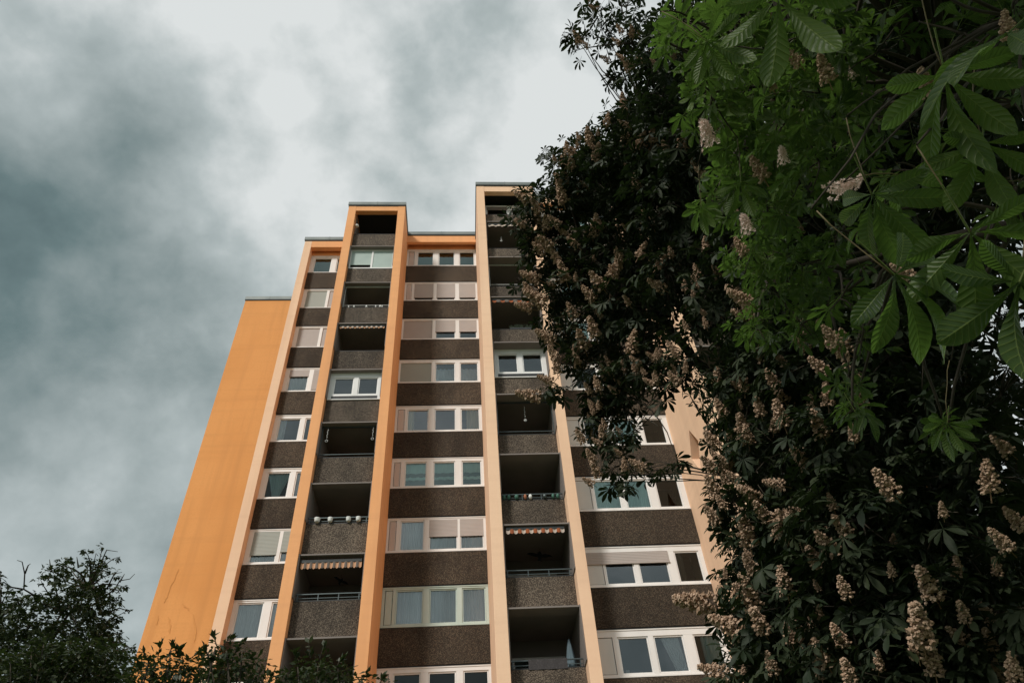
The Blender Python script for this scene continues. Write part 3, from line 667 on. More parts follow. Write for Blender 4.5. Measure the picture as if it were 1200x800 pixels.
def palmate(n, fine, spread=None, seed=0, petiole=.5):
    r_ = random.Random(seed); V = []; Q = []; off = 0; LU = []; LV = []
    spread = spread or (200 if n > 5 else 165)
    for i in range(n):
        t = (i/(n-1)-.5); ang = R(t*spread+r_.uniform(-5, 5)); L = (1-.42*abs(2*t)**1.3)*r_.uniform(.92, 1.06)
        v, q = leaflet(L, .185*L**.8*r_.uniform(.9, 1.1), fine)
        # random curl
        v = v.copy(); v[:, 2] += r_.uniform(-.30, .12)*v[:, 0]**2 + r_.uniform(-.12, .14)*v[:, 0]; v[:, 1] += r_.uniform(-.14, .14)*v[:, 0]**2
        tw = r_.uniform(-.5, .5); c, s2 = math.cos(tw), math.sin(tw); y, z = v[:, 1].copy(), v[:, 2].copy(); v[:, 1] = y*c-(z+.0)*s2*.4; v[:, 2] = z+y*s2
        c, s2 = math.cos(ang), math.sin(ang); x, y = v[:, 0].copy()+.03, v[:, 1].copy(); v[:, 0] = x*c-y*s2; v[:, 1] = x*s2+y*c
        V.append(v); Q.append(q+off); off += len(v)
        nvv = 4 if fine else 1; us_ = np.linspace(0, 1, NU+1) if fine else [0, .3, .62, .85, 1]
        for u_ in us_: LU += [u_]*(2*nvv+1); LV += [abs(j_)/nvv for j_ in range(-nvv, nvv+1)]
    if petiole:     # thin stalk
        w = .011
        p_ = np.array([(0.02, -w, 0), (0.02, w, 0), (-petiole, w, .12), (-petiole, -w, .12), (0.02, 0, -w*1.6), (-petiole, 0, .12-w*1.6)])
        V.append(p_); Q.append(np.array([(0, 1, 2, 3), (0, 3, 5, 4), (1, 4, 5, 2)])+off); LU += [.5]*6; LV += [0]*6
    return np.concatenate(V), np.concatenate(Q), np.array(LU), np.array(LV)
def orient(fwd, up):
    """arrays of frames: columns x=fwd, y, z=up-ish"""
    f = fwd/np.linalg.norm(fwd, axis=1, keepdims=True); y = np.cross(up, f); y /= np.linalg.norm(y, axis=1, keepdims=True)+1e-9
    z = np.cross(f, y); return np.stack([f, y, z], axis=2)
def scatter(name, tmpls, P, Fw, Up, Sz, material, parent, tint=None):
    VV = []; QQ = []; TT = []; UU = []; WW = []; off = 0; Rm = orient(Fw, Up); ids = rng.integers(0, len(tmpls), len(P))
    if tint is None: tint = rng.random(len(P))
    for t, tm in enumerate(tmpls):
        tv, tq = tm[:2]
        sel = np.where(ids == t)[0]
        if len(sel) == 0: continue
        v = np.einsum('nij,kj->nki', Rm[sel], tv)*Sz[sel, None, None]+P[sel, None, :]
        q = tq[None]+(np.arange(len(sel))*len(tv))[:, None, None]+off
        VV.append(v.reshape(-1, 3)); QQ.append(q.reshape(-1, 4)); TT.append(np.repeat(tint[sel], len(tv))); off += len(sel)*len(tv)
        if len(tm) > 2: UU.append(np.tile(tm[2], len(sel))); WW.append(np.tile(tm[3], len(sel)))
    o = np_mesh(name, np.concatenate(VV), np.concatenate(QQ), material, parent, np.concatenate(TT))
    if UU:
        for nm_, ar_ in (('lu', UU), ('lv', WW)):
            q_ = o.data.attributes.new(nm_, 'FLOAT', 'POINT'); q_.data.foreach_set('value', np.ascontiguousarray(np.concatenate(ar_), np.float32))
    return o
def rand_dirs(n):
    v = rng.normal(size=(n, 3)); return v/np.linalg.norm(v, axis=1, keepdims=True)
CHEST = [palmate(n, False, seed=i) for i, n in enumerate((5, 6, 7, 7, 5))]

def clump_leaves(clumps, dens, size, shell=(.45, 1.0)):
    """clumps: (centre xyz, radius m) -> leaf arrays"""
    P = []; Fw = []; Up = []; Sz = []
    for c, r in clumps:
        n = int(dens*(r/size)**2*4); 
        if n < 4: n = 4
        d = rand_dirs(n); rad = r*(shell[0]+(shell[1]-shell[0])*rng.random(n)**.6)*(1+.28*np.sin(d[:, 0]*5+c[0]*9)*np.cos(d[:, 2]*6+c[1]*7))
        q = d*rad[:, None]; q[:, 2] *= .85
        P.append(c+q); 
        f = d+.55*rng.normal(size=(n, 3)); f[:, 2] = f[:, 2]*.5-.35; Fw.append(f)
        u = np.array([0, 0, 1.])+.55*d+.40*rng.normal(size=(n, 3)); Up.append(u)
        Sz.append(size*rng.uniform(.6, 1.2, n))
    return [np.concatenate(a) for a in (P, Fw, Up, Sz)]

def limb(b, a, c, r0, r1, n=7, bend=.12, sides=7):
    a = np.array(a, float); c = np.array(c, float); L = np.linalg.norm(c-a); off1 = np.array([rnd.uniform(-1, 1) for _ in range(3)])*L*bend
    pts = []; rad = []
    for i in range(n+1):
        t = i/n; pts.append(a*(1-t)+c*t+off1*math.sin(math.pi*t)+np.array([rnd.uniform(-1, 1) for _ in range(3)])*L*.012+np.array([0, 0, .08*L*math.sin(math.pi*t)])); rad.append(r0*(1-t)+r1*t)
    b.tube(pts, rad, sides); return pts

# ---- flowering chestnut
T1 = empty('horse_chestnut_tree'); tag(T1, 'dark flowering horse chestnut with tan blossom spikes covering the right of the facade', 'tree')
base1 = np.array([8.2, 8.6, gz])
def dist1(x, y):
    d = np.interp(x, [600, 720, 850, 1000, 1150, 1250], [9.6, 9.0, 7.2, 5.9, 5.6, 5.6]); return d + np.interp(y, [0, 350, 600], [1.6, .4, 0])
# (px, py, radius px, density factor)
CL1 = [(705, 32, 26, .38), (682, 48, 20, .5), (722, 62, 24, .32), (700, 14, 22, .38), (742, 80, 22, .35), (728, 8, 24, .5), (738, 40, 20, .4), (668, 40, 10, .5), (715, 92, 12, .5),
 (606, 246, 13, .9), (603, 268, 13, 1), (612, 300, 14, 1), (611, 330, 11, 1), (618, 226, 11, .8), (642, 186, 14, .8), (660, 205, 22, .8), (688, 178, 26, .8), (706, 150, 20, .8), (728, 142, 26, .9), (748, 118, 20, .8), (628, 225, 16, .8), (640, 245, 34, 1), (668, 235, 36, 1), (622, 262, 22, 1), (628, 292, 22, 1), (648, 290, 36, 1.1),
 (630, 322, 18, 1), (645, 345, 26, 1), (672, 330, 36, 1.2), (642, 378, 16, 1), (660, 392, 24, 1), (690, 385, 40, 1.1), (672, 425, 20, 1), (645, 455, 16, 1), (655, 462, 14, 1), (698, 430, 34, 1.1), (730, 440, 34, 1), (700, 470, 22, 1), (720, 480, 22, 1),
 (700, 215, 50, 1.2), (740, 190, 50, 1.2), (720, 290, 56, 1.2), (780, 170, 56, 1.1), (790, 240, 62, 1.2), (735, 360, 50, 1.2), (785, 320, 48, 1.1), (770, 110, 40, .9), (790, 60, 46, .9), (820, 180, 60, 1),
 (700, 510, 20, .9), (722, 515, 24, 1), (742, 508, 16, .8), (728, 545, 20, .9), (708, 545, 12, .8), (716, 568, 12, .8), (736, 566, 10, .9), (745, 552, 12, .6), (762, 556, 14, .7), (782, 552, 12, .8), (795, 545, 8, .8), (760, 440, 24, .6), (748, 470, 14, .6), (775, 455, 16, .8), (800, 448, 20, .6), (810, 420, 22, .7), (818, 380, 26, .8), (828, 345, 34, 1), (850, 300, 50, 1.2), (790, 392, 14, .6), (768, 415, 22, 1), (812, 470, 12, .6), (838, 500, 14, .8), (800, 425, 20, .9), (748, 430, 26, 1.1), (715, 455, 24, 1.1), (690, 470, 18, 1), (830, 520, 8, .6), (700, 490, 20, 1), (735, 470, 18, .8), (755, 395, 26, 1), (735, 415, 26, 1), (780, 440, 16, .8), (835, 470, 18, .8), (822, 440, 16, .8),
 (860, 440, 36, 1.1), (880, 390, 50, 1.2), (900, 450, 54, 1.2), (862, 490, 26, 1), (872, 530, 36, 1), (846, 548, 20, .9), (838, 578, 16, .9), (860, 585, 34, 1.1), (846, 612, 18, .9), (868, 640, 34, 1.1), (850, 672, 14, .8), (866, 690, 26, 1), (852, 730, 18, .9), (874, 735, 30, 1), (860, 780, 24, .9), (846, 795, 14, .8),
 (920, 530, 60, 1.1), (930, 620, 70, 1.2), (925, 710, 64, 1.2), (920, 790, 64, 1.2), (960, 420, 70, 1.2), (1000, 510, 80, 1.2), (1010, 610, 84, 1.2), (1000, 710, 84, 1.2), (1010, 800, 84, 1.2), (1040, 420, 80, 1), (1090, 500, 80, 1), (1100, 610, 84, .8), (1095, 710, 84, 1.1), (1100, 810, 84, 1.1), (1165, 560, 66, .5), (1170, 720, 80, 1), (1180, 800, 80, 1.1), (1215, 640, 50, .5), (1175, 460, 60, .4),
 (920, 320, 70, 1.2), (900, 240, 70, 1.2), (870, 110, 70, 1), (880, 20, 70, 1), (960, 60, 70, 1), (980, 170, 80, 1.1), (980, 280, 80, 1.1), (1050, 340, 76, .9), (1060, 220, 80, .9), (1060, 110, 80, .9), (1060, 10, 80, .9), (1150, 60, 90, .9), (1150, 160, 90, .8), (1170, 280, 80, .4), (1140, 380, 60, .35)]
cl = []; dens_l = []
for x, y, rp, dn in CL1:
    d = dist1(x, y); r = rp*d/F*.94; cl.append((at(x, y, d), r)); dens_l.append(dn)
    if rp >= 44:                     # deeper layers give the crown its volume and shut the light out
        for kk in range(3):
            d2 = d+(.9, 1.9, 3.0)[kk]*rnd.uniform(.85, 1.15); x2, y2 = x+rnd.uniform(-26, 26), y+rnd.uniform(-26, 26)
            cl.append((at(x2, y2, d2), rp*.92*d2/F)); dens_l.append(dn*.9)
    elif rp >= 24:
        d2 = d+.8; cl.append((at(x+6, y, d2), r*.85)); dens_l.append(dn*.8)
P = []; 
for (c, r), dn in zip(cl, dens_l):
    P.append(clump_leaves([(c, r)], 2.1*dn*(1.0 if r < .45 else 1.05), .155, (.3, 1.0)))
arr = [np.concatenate([q[i] for q in P]) for i in range(4)]
# thin the clump-edge leaves that would float too near the lens
keep = np.linalg.norm(arr[0], axis=1) > 3.6
arr = [a[keep] for a in arr]
print('T1 leaves', len(arr[0]))
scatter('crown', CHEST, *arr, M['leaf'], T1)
# wood
b = MB(); fork = base1+np.array([-.3, -.2, 3.4])
b.tube([base1+np.array([0, 0, -.1]), base1+np.array([.02, 0, .4]), base1+np.array([-.1, -.05, 1.8]), fork], [.42, .30, .26, .23], 14)
b.build('trunk', M['bark'], T1)
b = MB(); hubs = []
for hx, hy, hd in [(700, 300, 9.6), (760, 180, 10), (880, 560, 8.2), (900, 300, 9), (1000, 650, 7.4), (1000, 180, 8.8), (1120, 500, 7.2), (740, 330, 9.8)]:
    hp = at(hx, hy, hd); pts = limb(b, fork, hp, .14, .025, 10, .08, 9); hubs += pts[4:]
hubs = np.array(hubs)
for i, (c, r) in enumerate(cl):
    j = np.argmin(np.linalg.norm(hubs-c, axis=1)+.3*np.abs(hubs[:, 2]-c[2])); pts = limb(b, hubs[j], c, .020 if r > .35 else .010, .007 if r > .35 else .004, 6, .10, 5)
    for q in range(5 if r < .35 else 7):
        d = rand_dirs(1)[0]; limb(b, c, c+d*r*.9, .007, .003, 3, .1, 4)
for (a, c) in [((700, 20), (665, 60)), ((740, 50), (668, 62)), ((725, 100), (690, 60)), ((740, 100), (700, 30)), ((745, 470), (798, 548)), ((756, 490), (772, 500)), ((800, 440), (757, 480))]:
    limb(b, at(*a, dist1(*a)), at(*c, dist1(*c)), .012, .004, 6, .1, 5)
b.build('branches', M['twig'], T1)

# blossoms
def panicle(seed, n=84):
    r_ = np.random.default_rng(seed)
    ico = [(0, 0, 1), (.894, 0, .447), (.276, .851, .447), (-.724, .526, .447), (-.724, -.526, .447), (.276, -.851, .447), (.724, .526, -.447), (-.276, .851, -.447), (-.894, 0, -.447), (-.276, -.851, -.447), (.724, -.526, -.447), (0, 0, -1)]
    tri = [(0, 1, 2), (0, 2, 3), (0, 3, 4), (0, 4, 5), (0, 5, 1), (1, 6, 2), (2, 7, 3), (3, 8, 4), (4, 9, 5), (5, 10, 1), (2, 6, 7), (3, 7, 8), (4, 8, 9), (5, 9, 10), (1, 10, 6), (11, 7, 6), (11, 8, 7), (11, 9, 8), (11, 10, 9), (11, 6, 10)]
    V = np.array(ico); T = [list(t) for t in tri]
    mid = {}; V = list(map(tuple, V)); T2 = []
    def md(a, b_):
        k = (min(a, b_), max(a, b_))
        if k not in mid: m_ = np.array(V[a])+np.array(V[b_]); m_ /= np.linalg.norm(m_); V.append(tuple(m_)); mid[k] = len(V)-1
        return mid[k]
    for a, b_, c in T: ab, bc, ca = md(a, b_), md(b_, c), md(c, a); T2 += [(a, ab, ca), (b_, bc, ab), (c, ca, bc), (ab, bc, ca)]
    V = np.array(V); T2 = np.array(T2); VV = []; FF = []; TT = []; off = 0
    for i in range(n):
        t = (i+.5)/n; t = t**.85
        th = i*2.39996; rr = (.205*(1-t)**.7+.03)*r_.uniform(.6, 1.25)
        pos = np.array([math.cos(th)*rr, math.sin(th)*rr, .12+t*.9+r_.uniform(-.02, .02)])
        s0 = (.060*(1-.4*t))*r_.uniform(.6, 1.3)
        v = V*(1+.42*r_.normal(size=(len(V), 1)).clip(-1.2, 1.2))*s0*np.array([1, 1, .8])
        VV.append(v+pos); FF.append(T2+off); TT.append(np.full(len(V), r_.random())*.7+.3*r_.random(len(V))); off += len(V)
    # rachis
    st = np.array([(math.cos(a)*.018, math.sin(a)*.018, h) for h in (-.15, 1.0) for a in (0, 2.1, 4.2)]); VV.append(st)
    FF.append(np.array([(0, 1, 4), (0, 4, 3), (1, 2, 5), (1, 5, 4), (2, 0, 3), (2, 3, 5)])+off); TT.append(np.zeros(6))
    return np.concatenate(VV), np.concatenate(FF), np.concatenate(TT)
PAN = [panicle(s) for s in range(4)]
def mesh_tri(name, V, Fc, tint, material):
    o = np_mesh(name, V, Fc, material, None, tint, smooth=False, nside=3); me = o.data; bpy.data.objects.remove(o); return me
PM = [mesh_tri('flower_cluster', *PAN[i][:2], PAN[i][2], M['flower']) for i in range(4)]
# (px, py, length px, screen angle of the axis in degrees (90 = up))
FL = [(612, 232, 26, 150), (628, 243, 26, 120), (640, 262, 24, 100), (655, 212, 22, 110), (690, 160, 24, 100), (700, 180, 26, 80), (665, 175, 22, 100), (735, 158, 26, 70), (750, 168, 30, 60), (765, 160, 26, 95), (780, 175, 24, 110), (712, 140, 20, 80), (730, 118, 20, 95), (800, 165, 26, 80), (610, 262, 20, 160),
 (658, 228, 32, 105), (640, 285, 30, 140), (650, 300, 26, 120), (632, 292, 26, 140), (622, 325, 34, 160), (628, 350, 40, 150), (615, 360, 30, 165), (620, 340, 26, 130), (640, 395, 34, 150), (648, 415, 26, 120), (652, 430, 26, 100), (620, 464, 38, 172), (640, 445, 26, 160), (682, 400, 34, 110), (695, 385, 34, 110), (742, 402, 36, 80), (760, 258, 30, 120), (700, 262, 26, 100), (722, 315, 40, 60), (700, 330, 34, 130), (690, 345, 30, 130), (752, 295, 26, 60), (775, 308, 26, 50), (770, 335, 30, 150), (695, 270, 24, 90), (745, 215, 24, 100), (660, 320, 34, 110), (670, 365, 28, 120),
 (680, 512, 24, 120), (692, 535, 22, 120), (698, 552, 26, 120), (690, 565, 20, 150), (748, 546, 28, 150), (705, 507, 20, 100),
 (865, 345, 46, 150), (870, 370, 40, 160), (880, 365, 36, 140), (845, 480, 40, 120), (870, 502, 44, 100), (890, 478, 40, 105), (915, 487, 54, 110), (960, 500, 60, 115), (970, 465, 46, 95), (960, 430, 50, 140), (985, 410, 50, 150), (990, 395, 30, 120), (835, 517, 40, 130), (832, 545, 46, 140), (835, 572, 40, 120), (876, 512, 36, 100), (880, 580, 46, 150), (893, 600, 44, 130), (910, 568, 44, 170), (920, 605, 52, 15), (875, 625, 52, 105), (912, 622, 30, 70), (835, 605, 36, 130), (845, 590, 30, 120), (820, 708, 60, 175), (880, 700, 60, 110), (920, 685, 52, 105), (855, 735, 52, 160), (890, 730, 44, 120), (940, 745, 46, 120), (965, 770, 46, 120), (985, 750, 50, 120), (995, 790, 46, 110), (990, 690, 46, 115), (970, 640, 50, 130), (988, 620, 46, 130), (955, 655, 40, 120), (1040, 570, 54, 130), (1045, 670, 26, 100), (1090, 690, 56, 120), (1080, 740, 64, 100), (1075, 760, 50, 100), (1160, 565, 60, 95), (1105, 600, 24, 100), (1095, 780, 50, 100), (840, 788, 44, 170), (975, 590, 30, 110), (960, 720, 30, 90), (940, 540, 40, 130), (905, 445, 40, 120), (1000, 440, 40, 130), (940, 405, 40, 140), (925, 745, 40, 110), (905, 780, 44, 110), (1010, 470, 36, 120), (880, 665, 40, 120), (1130, 720, 44, 110), (1190, 790, 50, 100), (860, 560, 30, 140), (1000, 510, 36, 100), (870, 450, 34, 120), (700, 450, 24, 110), (725, 300, 26, 110), (650, 260, 24, 140), (672, 285, 24, 140), (670, 190, 22, 90)]
extra = MB(); exV = []; exF = []; exT = []; eo = 0
def pan_frame(px, py, lp, ang, d):
    axis = (math.cos(R(ang))*CXw + math.sin(R(ang))*CYw); axis = axis+direc(px, py)*rnd.uniform(-.2, .15)+np.array([0, 0, .1]); axis /= np.linalg.norm(axis)
    a = np.cross(axis, [.3, .5, .1]); a /= np.linalg.norm(a); bb = np.cross(axis, a)
    Lm = lp*d/F; return np.stack([a, bb, axis], axis=1), Lm
CXw = np.array([CX[0], CY[0], CZ[0]]); CYw = np.array([CX[1], CY[1], CZ[1]])
for i, (x, y, lp, ang) in enumerate(FL):
    lp *= .85 if x < 830 else rnd.uniform(.55, .78)
    d = dist1(x, y)-(.35 if x < 860 else .42)*rnd.uniform(.7, 1.15)-.05
    Rm, Lm = pan_frame(x, y, lp, ang, d); pos = at(x-.5*lp*math.cos(R(ang)), y+.5*lp*math.sin(R(ang)), d)
    if i < 100:
        o = bpy.data.objects.new('flower_cluster', PM[i % 4]); COL.objects.link(o); o.parent = T1
        o.matrix_world = Matrix.Translation(Vector(pos)) @ Matrix([[*map(float, r_)] for r_ in Rm]).to_4x4() @ Matrix.Diagonal((Lm*1.05, Lm*1.05, Lm, 1))
        o.location = o.matrix_world.translation
    else:
        v = (PAN[i % 4][0]*Lm)@Rm.T+pos; exV.append(v); exF.append(PAN[i % 4][1]+eo); exT.append(PAN[i % 4][2]); eo += len(v)
# small ones scattered over the crown in places the list does not reach
for _ in range(380):
    k = rnd.randrange(len(CL1)); x, y, rp, dn = CL1[k]
    if rp < 20: continue
    x += rnd.uniform(-.6, .6)*rp; y += rnd.uniform(-.6, .6)*rp
    if x > 1000 and y < 500 or (x > 840 and rnd.random() < .3): continue
    d = dist1(x, y)-rnd.uniform(0, .3); Rm, Lm = pan_frame(x, y, 24, rnd.uniform(80, 150), d); Lm = rnd.uniform(.10, .19)
    j = rnd.randrange(4); v = (PAN[j][0]*Lm)@Rm.T+at(x, y, d); exV.append(v); exF.append(PAN[j][1]+eo); exT.append(PAN[j][2]); eo += len(v)
o = np_mesh('flower_cluster', np.concatenate(exV), np.concatenate(exF), M['flower'], T1, np.concatenate(exT), False, 3); o['kind'] = 'stuff'
put_at(T1, base1)

# ---- near chestnut, fresh green
T2 = empty('horse_chestnut_tree'); tag(T2, 'fresh green horse chestnut branches with big ribbed leaves hanging near the camera at upper right', 'tree')
base2 = np.array([4.6, .4, gz])
CL2 = [(850, 50, 56, 2.9, 1), (800, 25, 34, 3.2, .8), (835, 110, 44, 3.4, 1), (880, 95, 44, 3.6, 1), (905, 165, 50, 3.8, 1), (850, 150, 34, 3.9, .9), (870, 205, 40, 3.9, 1), (838, 238, 26, 4.0, .9), (900, 250, 44, 4.0, 1), (880, 300, 34, 4.2, 1), (905, 340, 34, 4.2, .9), (888, 385, 26, 4.3, .9), (940, 310, 44, 4, 1), (940, 380, 30, 4, .7), (960, 190, 54, 3.4, 1), (960, 110, 60, 3.2, 1), (950, 40, 60, 3, 1), (1030, 60, 60, 3, .8), (1030, 140, 60, 3, .8), (1080, 200, 50, 2.9, .6), (1040, 250, 50, 3.1, .7), (990, 270, 40, 3.4, .8), (1130, 40, 60, 2.6, .7), (1190, 120, 60, 2.6, .6), (1190, 220, 50, 2.8, .5), (995, 440, 22, 3.6, .8), (1000, 480, 18, 3.4, .8), (1110, 500, 16, 3.2, .5), (1010, 400, 26, 3.5, .5), (1190, 20, 60, 2.4, .8), (780, 50, 20, 3.4, .6), (985, 350, 26, 3.6, .7)]
cl2 = []; P = []; TT2 = []
for x, y, rp, d, dn in CL2:
    dn *= .55 if x > 975 else 1.0
    for q, (dd, f) in enumerate(((0, 1), (.55, .95))):
        c = at(x, y, d+dd); r = rp*d/F*f; cl2.append((c, r)); lz = .088 if x < 970 else .105; q_ = clump_leaves([(c, r)], 1.7*dn, lz, (.2, 1.0)); P.append(q_); TT2.append(np.clip((.75 if x < 930 else (.35 if x < 990 else .08))*rng.uniform(.5, 1.3)+rng.normal(size=len(q_[3]))*.16, 0, 1))  # tint paints sunlit tone into left clumps, shade into right ones
for k in range(200):      # unseen clumps added overhead and right of the lens to shade the leaves
    if k < 110: c = np.array([rnd.uniform(1.6, 6.5), rnd.uniform(-3.0, .9), rnd.uniform(2.6, 7.5)]); r = rnd.uniform(.5, .8)
    elif k < 165: c = np.array([rnd.uniform(.5, 3.5), rnd.uniform(-2.2, -.1), rnd.uniform(2.8, 8.5)]); r = rnd.uniform(.45, .7)
    else: c = np.array([rnd.uniform(.0, 1.7), rnd.uniform(-1.4, -.15), rnd.uniform(2.6, 3.8)]); r = rnd.uniform(.3, .45)
    cc = CX*c[0]+CY*c[1]+CZ*c[2]
    if cc[2] < 0:
        qx, qy = 600+F*cc[0]/-cc[2], 400-F*cc[1]/-cc[2]; rr = F*r*1.3/-cc[2]
        if -rr < qx < 1200+rr and -rr < qy < 800+rr: continue
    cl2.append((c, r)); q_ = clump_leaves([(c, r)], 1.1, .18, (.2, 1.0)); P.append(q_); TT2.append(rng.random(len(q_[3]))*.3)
arr = [np.concatenate([q[i] for q in P]) for i in range(4)]
keep = np.linalg.norm(arr[0], axis=1) > 1.7; arr = [a[keep] for a in arr]; tt2 = np.concatenate(TT2)[keep]
FINE = [palmate(n, True, seed=20+i) for i, n in enumerate((7, 5, 6))]
MIDL = [palmate(n, False, seed=40+i, petiole=.8) for i, n in enumerate((5, 6, 7))]
scatter('crown', MIDL, *arr, M['leaf_near'], T2, tint=tt2)  # mesh also holds the added out-of-view shading clumps
# large near leaves: hub px, distance, leaflet length px, screen direction of the leaf, facing tilt
BIG = [(1048, 322, 1.55, 105, -35, .3), (1022, 228, 1.9, 85, -75, .4), (1137, 272, 1.6, 105, -60, .3), (1108, 88, 1.8, 90, -80, .5), (1152, 168, 1.8, 70, -95, .6), (912, -5, 1.9, 90, -70, .4), (828, 48, 2.6, 52, -30, .1), (1180, 40, 1.7, 90, -150, .4), (1060, 205, 2.0, 70, 20, .5), (868, 214, 3.3, 38, -90, .1), (822, 242, 3.4, 30, -90, .2), (1195, 330, 1.6, 100, -120, .3), (1110, 495, 2.6, 34, -100, .4)]
b2 = MB(); cs = np.array([c for c, r in cl2])
for x, y, d, lp, ang, tl in BIG:
    f = math.cos(R(ang))*CXw+math.sin(R(ang))*CYw; v = direc(x, y)
    f = f+v*rnd.uniform(-.15, .35); pos = at(x, y, d)
    u = -v*(1 if rnd.random() < .35 else -1)*(1-tl*.6)+np.array([0, 0, 1.])*(.35+tl)
    lf = scatter('leaf', FINE, pos[None], f[None], u[None], np.array([lp*d/F]), M['leaf_near'], T2, tint=np.array([(rnd.random()*.5+.1) if x > 960 else rnd.uniform(.4, .8)]))  # tint again colours right leaves as shaded, left ones as sunlit
    f /= np.linalg.norm(f); e = pos-f*.16+np.array([0, 0, .05])+v*.05
    b = MB(); limb(b, pos, e, .0012, .0015, 4, .05, 6); b.build('stalk', M['stalk'], lf)
    j = np.argmin(np.linalg.norm(cs-e, axis=1)); limb(b2, e, cs[j], .0022, .005, 6, .08, 6)
fork2 = base2+np.array([.2, .3, 3.2]); hubs = []
for hx, hy, hd in [(880, 150, 4.4), (1000, 100, 3.8), (1120, 100, 3.2), (900, 330, 4.6), (1050, 280, 3.8), (1190, 250, 3.2)]:
    hubs += limb(b2, fork2, at(hx, hy, hd), .07, .018, 9, .06, 8)[4:]
hubs = np.array(hubs)
for c, r in cl2:
    j = np.argmin(np.linalg.norm(hubs-c, axis=1)); limb(b2, hubs[j], c, .011, .005, 6, .08, 6)
    for q in range(3): limb(b2, c, c+rand_dirs(1)[0]*r*.8, .004, .002, 3, .1, 4)
b2.build('branches', M['twig'], T2)
b = MB(); b.tube([base2+np.array([0, 0, -.1]), base2+np.array([0, .02, .5]), base2+np.array([.1, .1, 1.9]), fork2], [.26, .18, .15, .12], 12); b.build('trunk', M['bark'], T2)
# open pale blossoms on the near branches
def open_panicle(seed, n=46):
    r_ = np.random.default_rng(seed); VV = []; FF = []; TT = []; off = 0
    for i in range(n):
        t = ((i+.5)/n)**.85; th = i*2.39996; rr = (.20*(1-t)**.7+.04)*r_.uniform(.55, 1.35); pos = np.array([math.cos(th)*rr, math.sin(th)*rr, .1+t*.9])
        out = np.array([math.cos(th), math.sin(th), .35]); out /= np.linalg.norm(out); a = np.cross(out, [0, 0, 1.]); a /= np.linalg.norm(a); c = np.cross(out, a)
        for k in range(5):
            ph = k*1.2566+r_.uniform(-.2, .2); d = math.cos(ph)*a+math.sin(ph)*c; s = np.cross(out, d); L = .11*r_.uniform(.8, 1.2)
            q = np.array([pos, pos+(d*.55+s*.28)*L+out*L*.35, pos+d*L+out*L*r_.uniform(.3, .7), pos+(d*.55-s*.28)*L+out*L*.35]); VV.append(q); FF.append(np.array([(0, 1, 2), (0, 2, 3)])+off); TT.append(np.full(4, r_.random())); off += 4
        for k in range(4):
            d = r_.normal(size=3)*.35+out; d /= np.linalg.norm(d); s = np.cross(d, [.2, .9, .1])*.004; e = pos+d*.15
            VV.append(np.array([pos-s, pos+s, e+s*.6])); FF.append(np.array([(0, 1, 2)])+off); TT.append(np.full(3, 1.)); off += 3
    return np.concatenate(VV), np.concatenate(FF), np.concatenate(TT)
OP = [open_panicle(50+i) for i in range(2)]; OM = [mesh_tri('flower_cluster', q[0], q[1], q[2], M['flower_w']) for q in OP]
for i, (x, y, lp, ang, d, op) in enumerate([(983, 222, 46, 20, 2.2, 1), (1005, 215, 26, 60, 2.3, 1), (830, 160, 46, 110, 3.2, 1), (932, 70, 36, 130, 2.8, 0), (968, 85, 46, 110, 2.8, 0), (1088, 102, 46, 110, 2.3, 0), (918, 185, 30, 100, 3.2, 1), (890, 200, 46, 120, 3.3, 0), (875, 265, 36, 110, 3.4, 1), (868, 350, 46, 150, 3.6, 0), (1182, 35, 40, 100, 2, 0), (868, 290, 34, 120, 3.5, 0), (1060, 320, 40, 150, 2.6, 0), (905, 100, 26, 110, 3, 0), (1000, 85, 24, 100, 3.0, 1), (975, 395, 40, 130, 3.3, 0)]):
    lp *= .72; Rm, Lm = pan_frame(x, y, lp, ang, d); pos = at(x-.5*lp*math.cos(R(ang)), y+.5*lp*math.sin(R(ang)), d)
    o = bpy.data.objects.new('flower_cluster', (OM[i % 2] if op else PM[i % 4])); COL.objects.link(o); o.parent = T2
    if op: o['label'] = 'pale open blossom spike'
    o.matrix_world = Matrix.Translation(Vector(pos)) @ Matrix([[*map(float, r_)] for r_ in Rm]).to_4x4() @ Matrix.Diagonal((Lm, Lm, Lm, 1))
put_at(T2, base2)

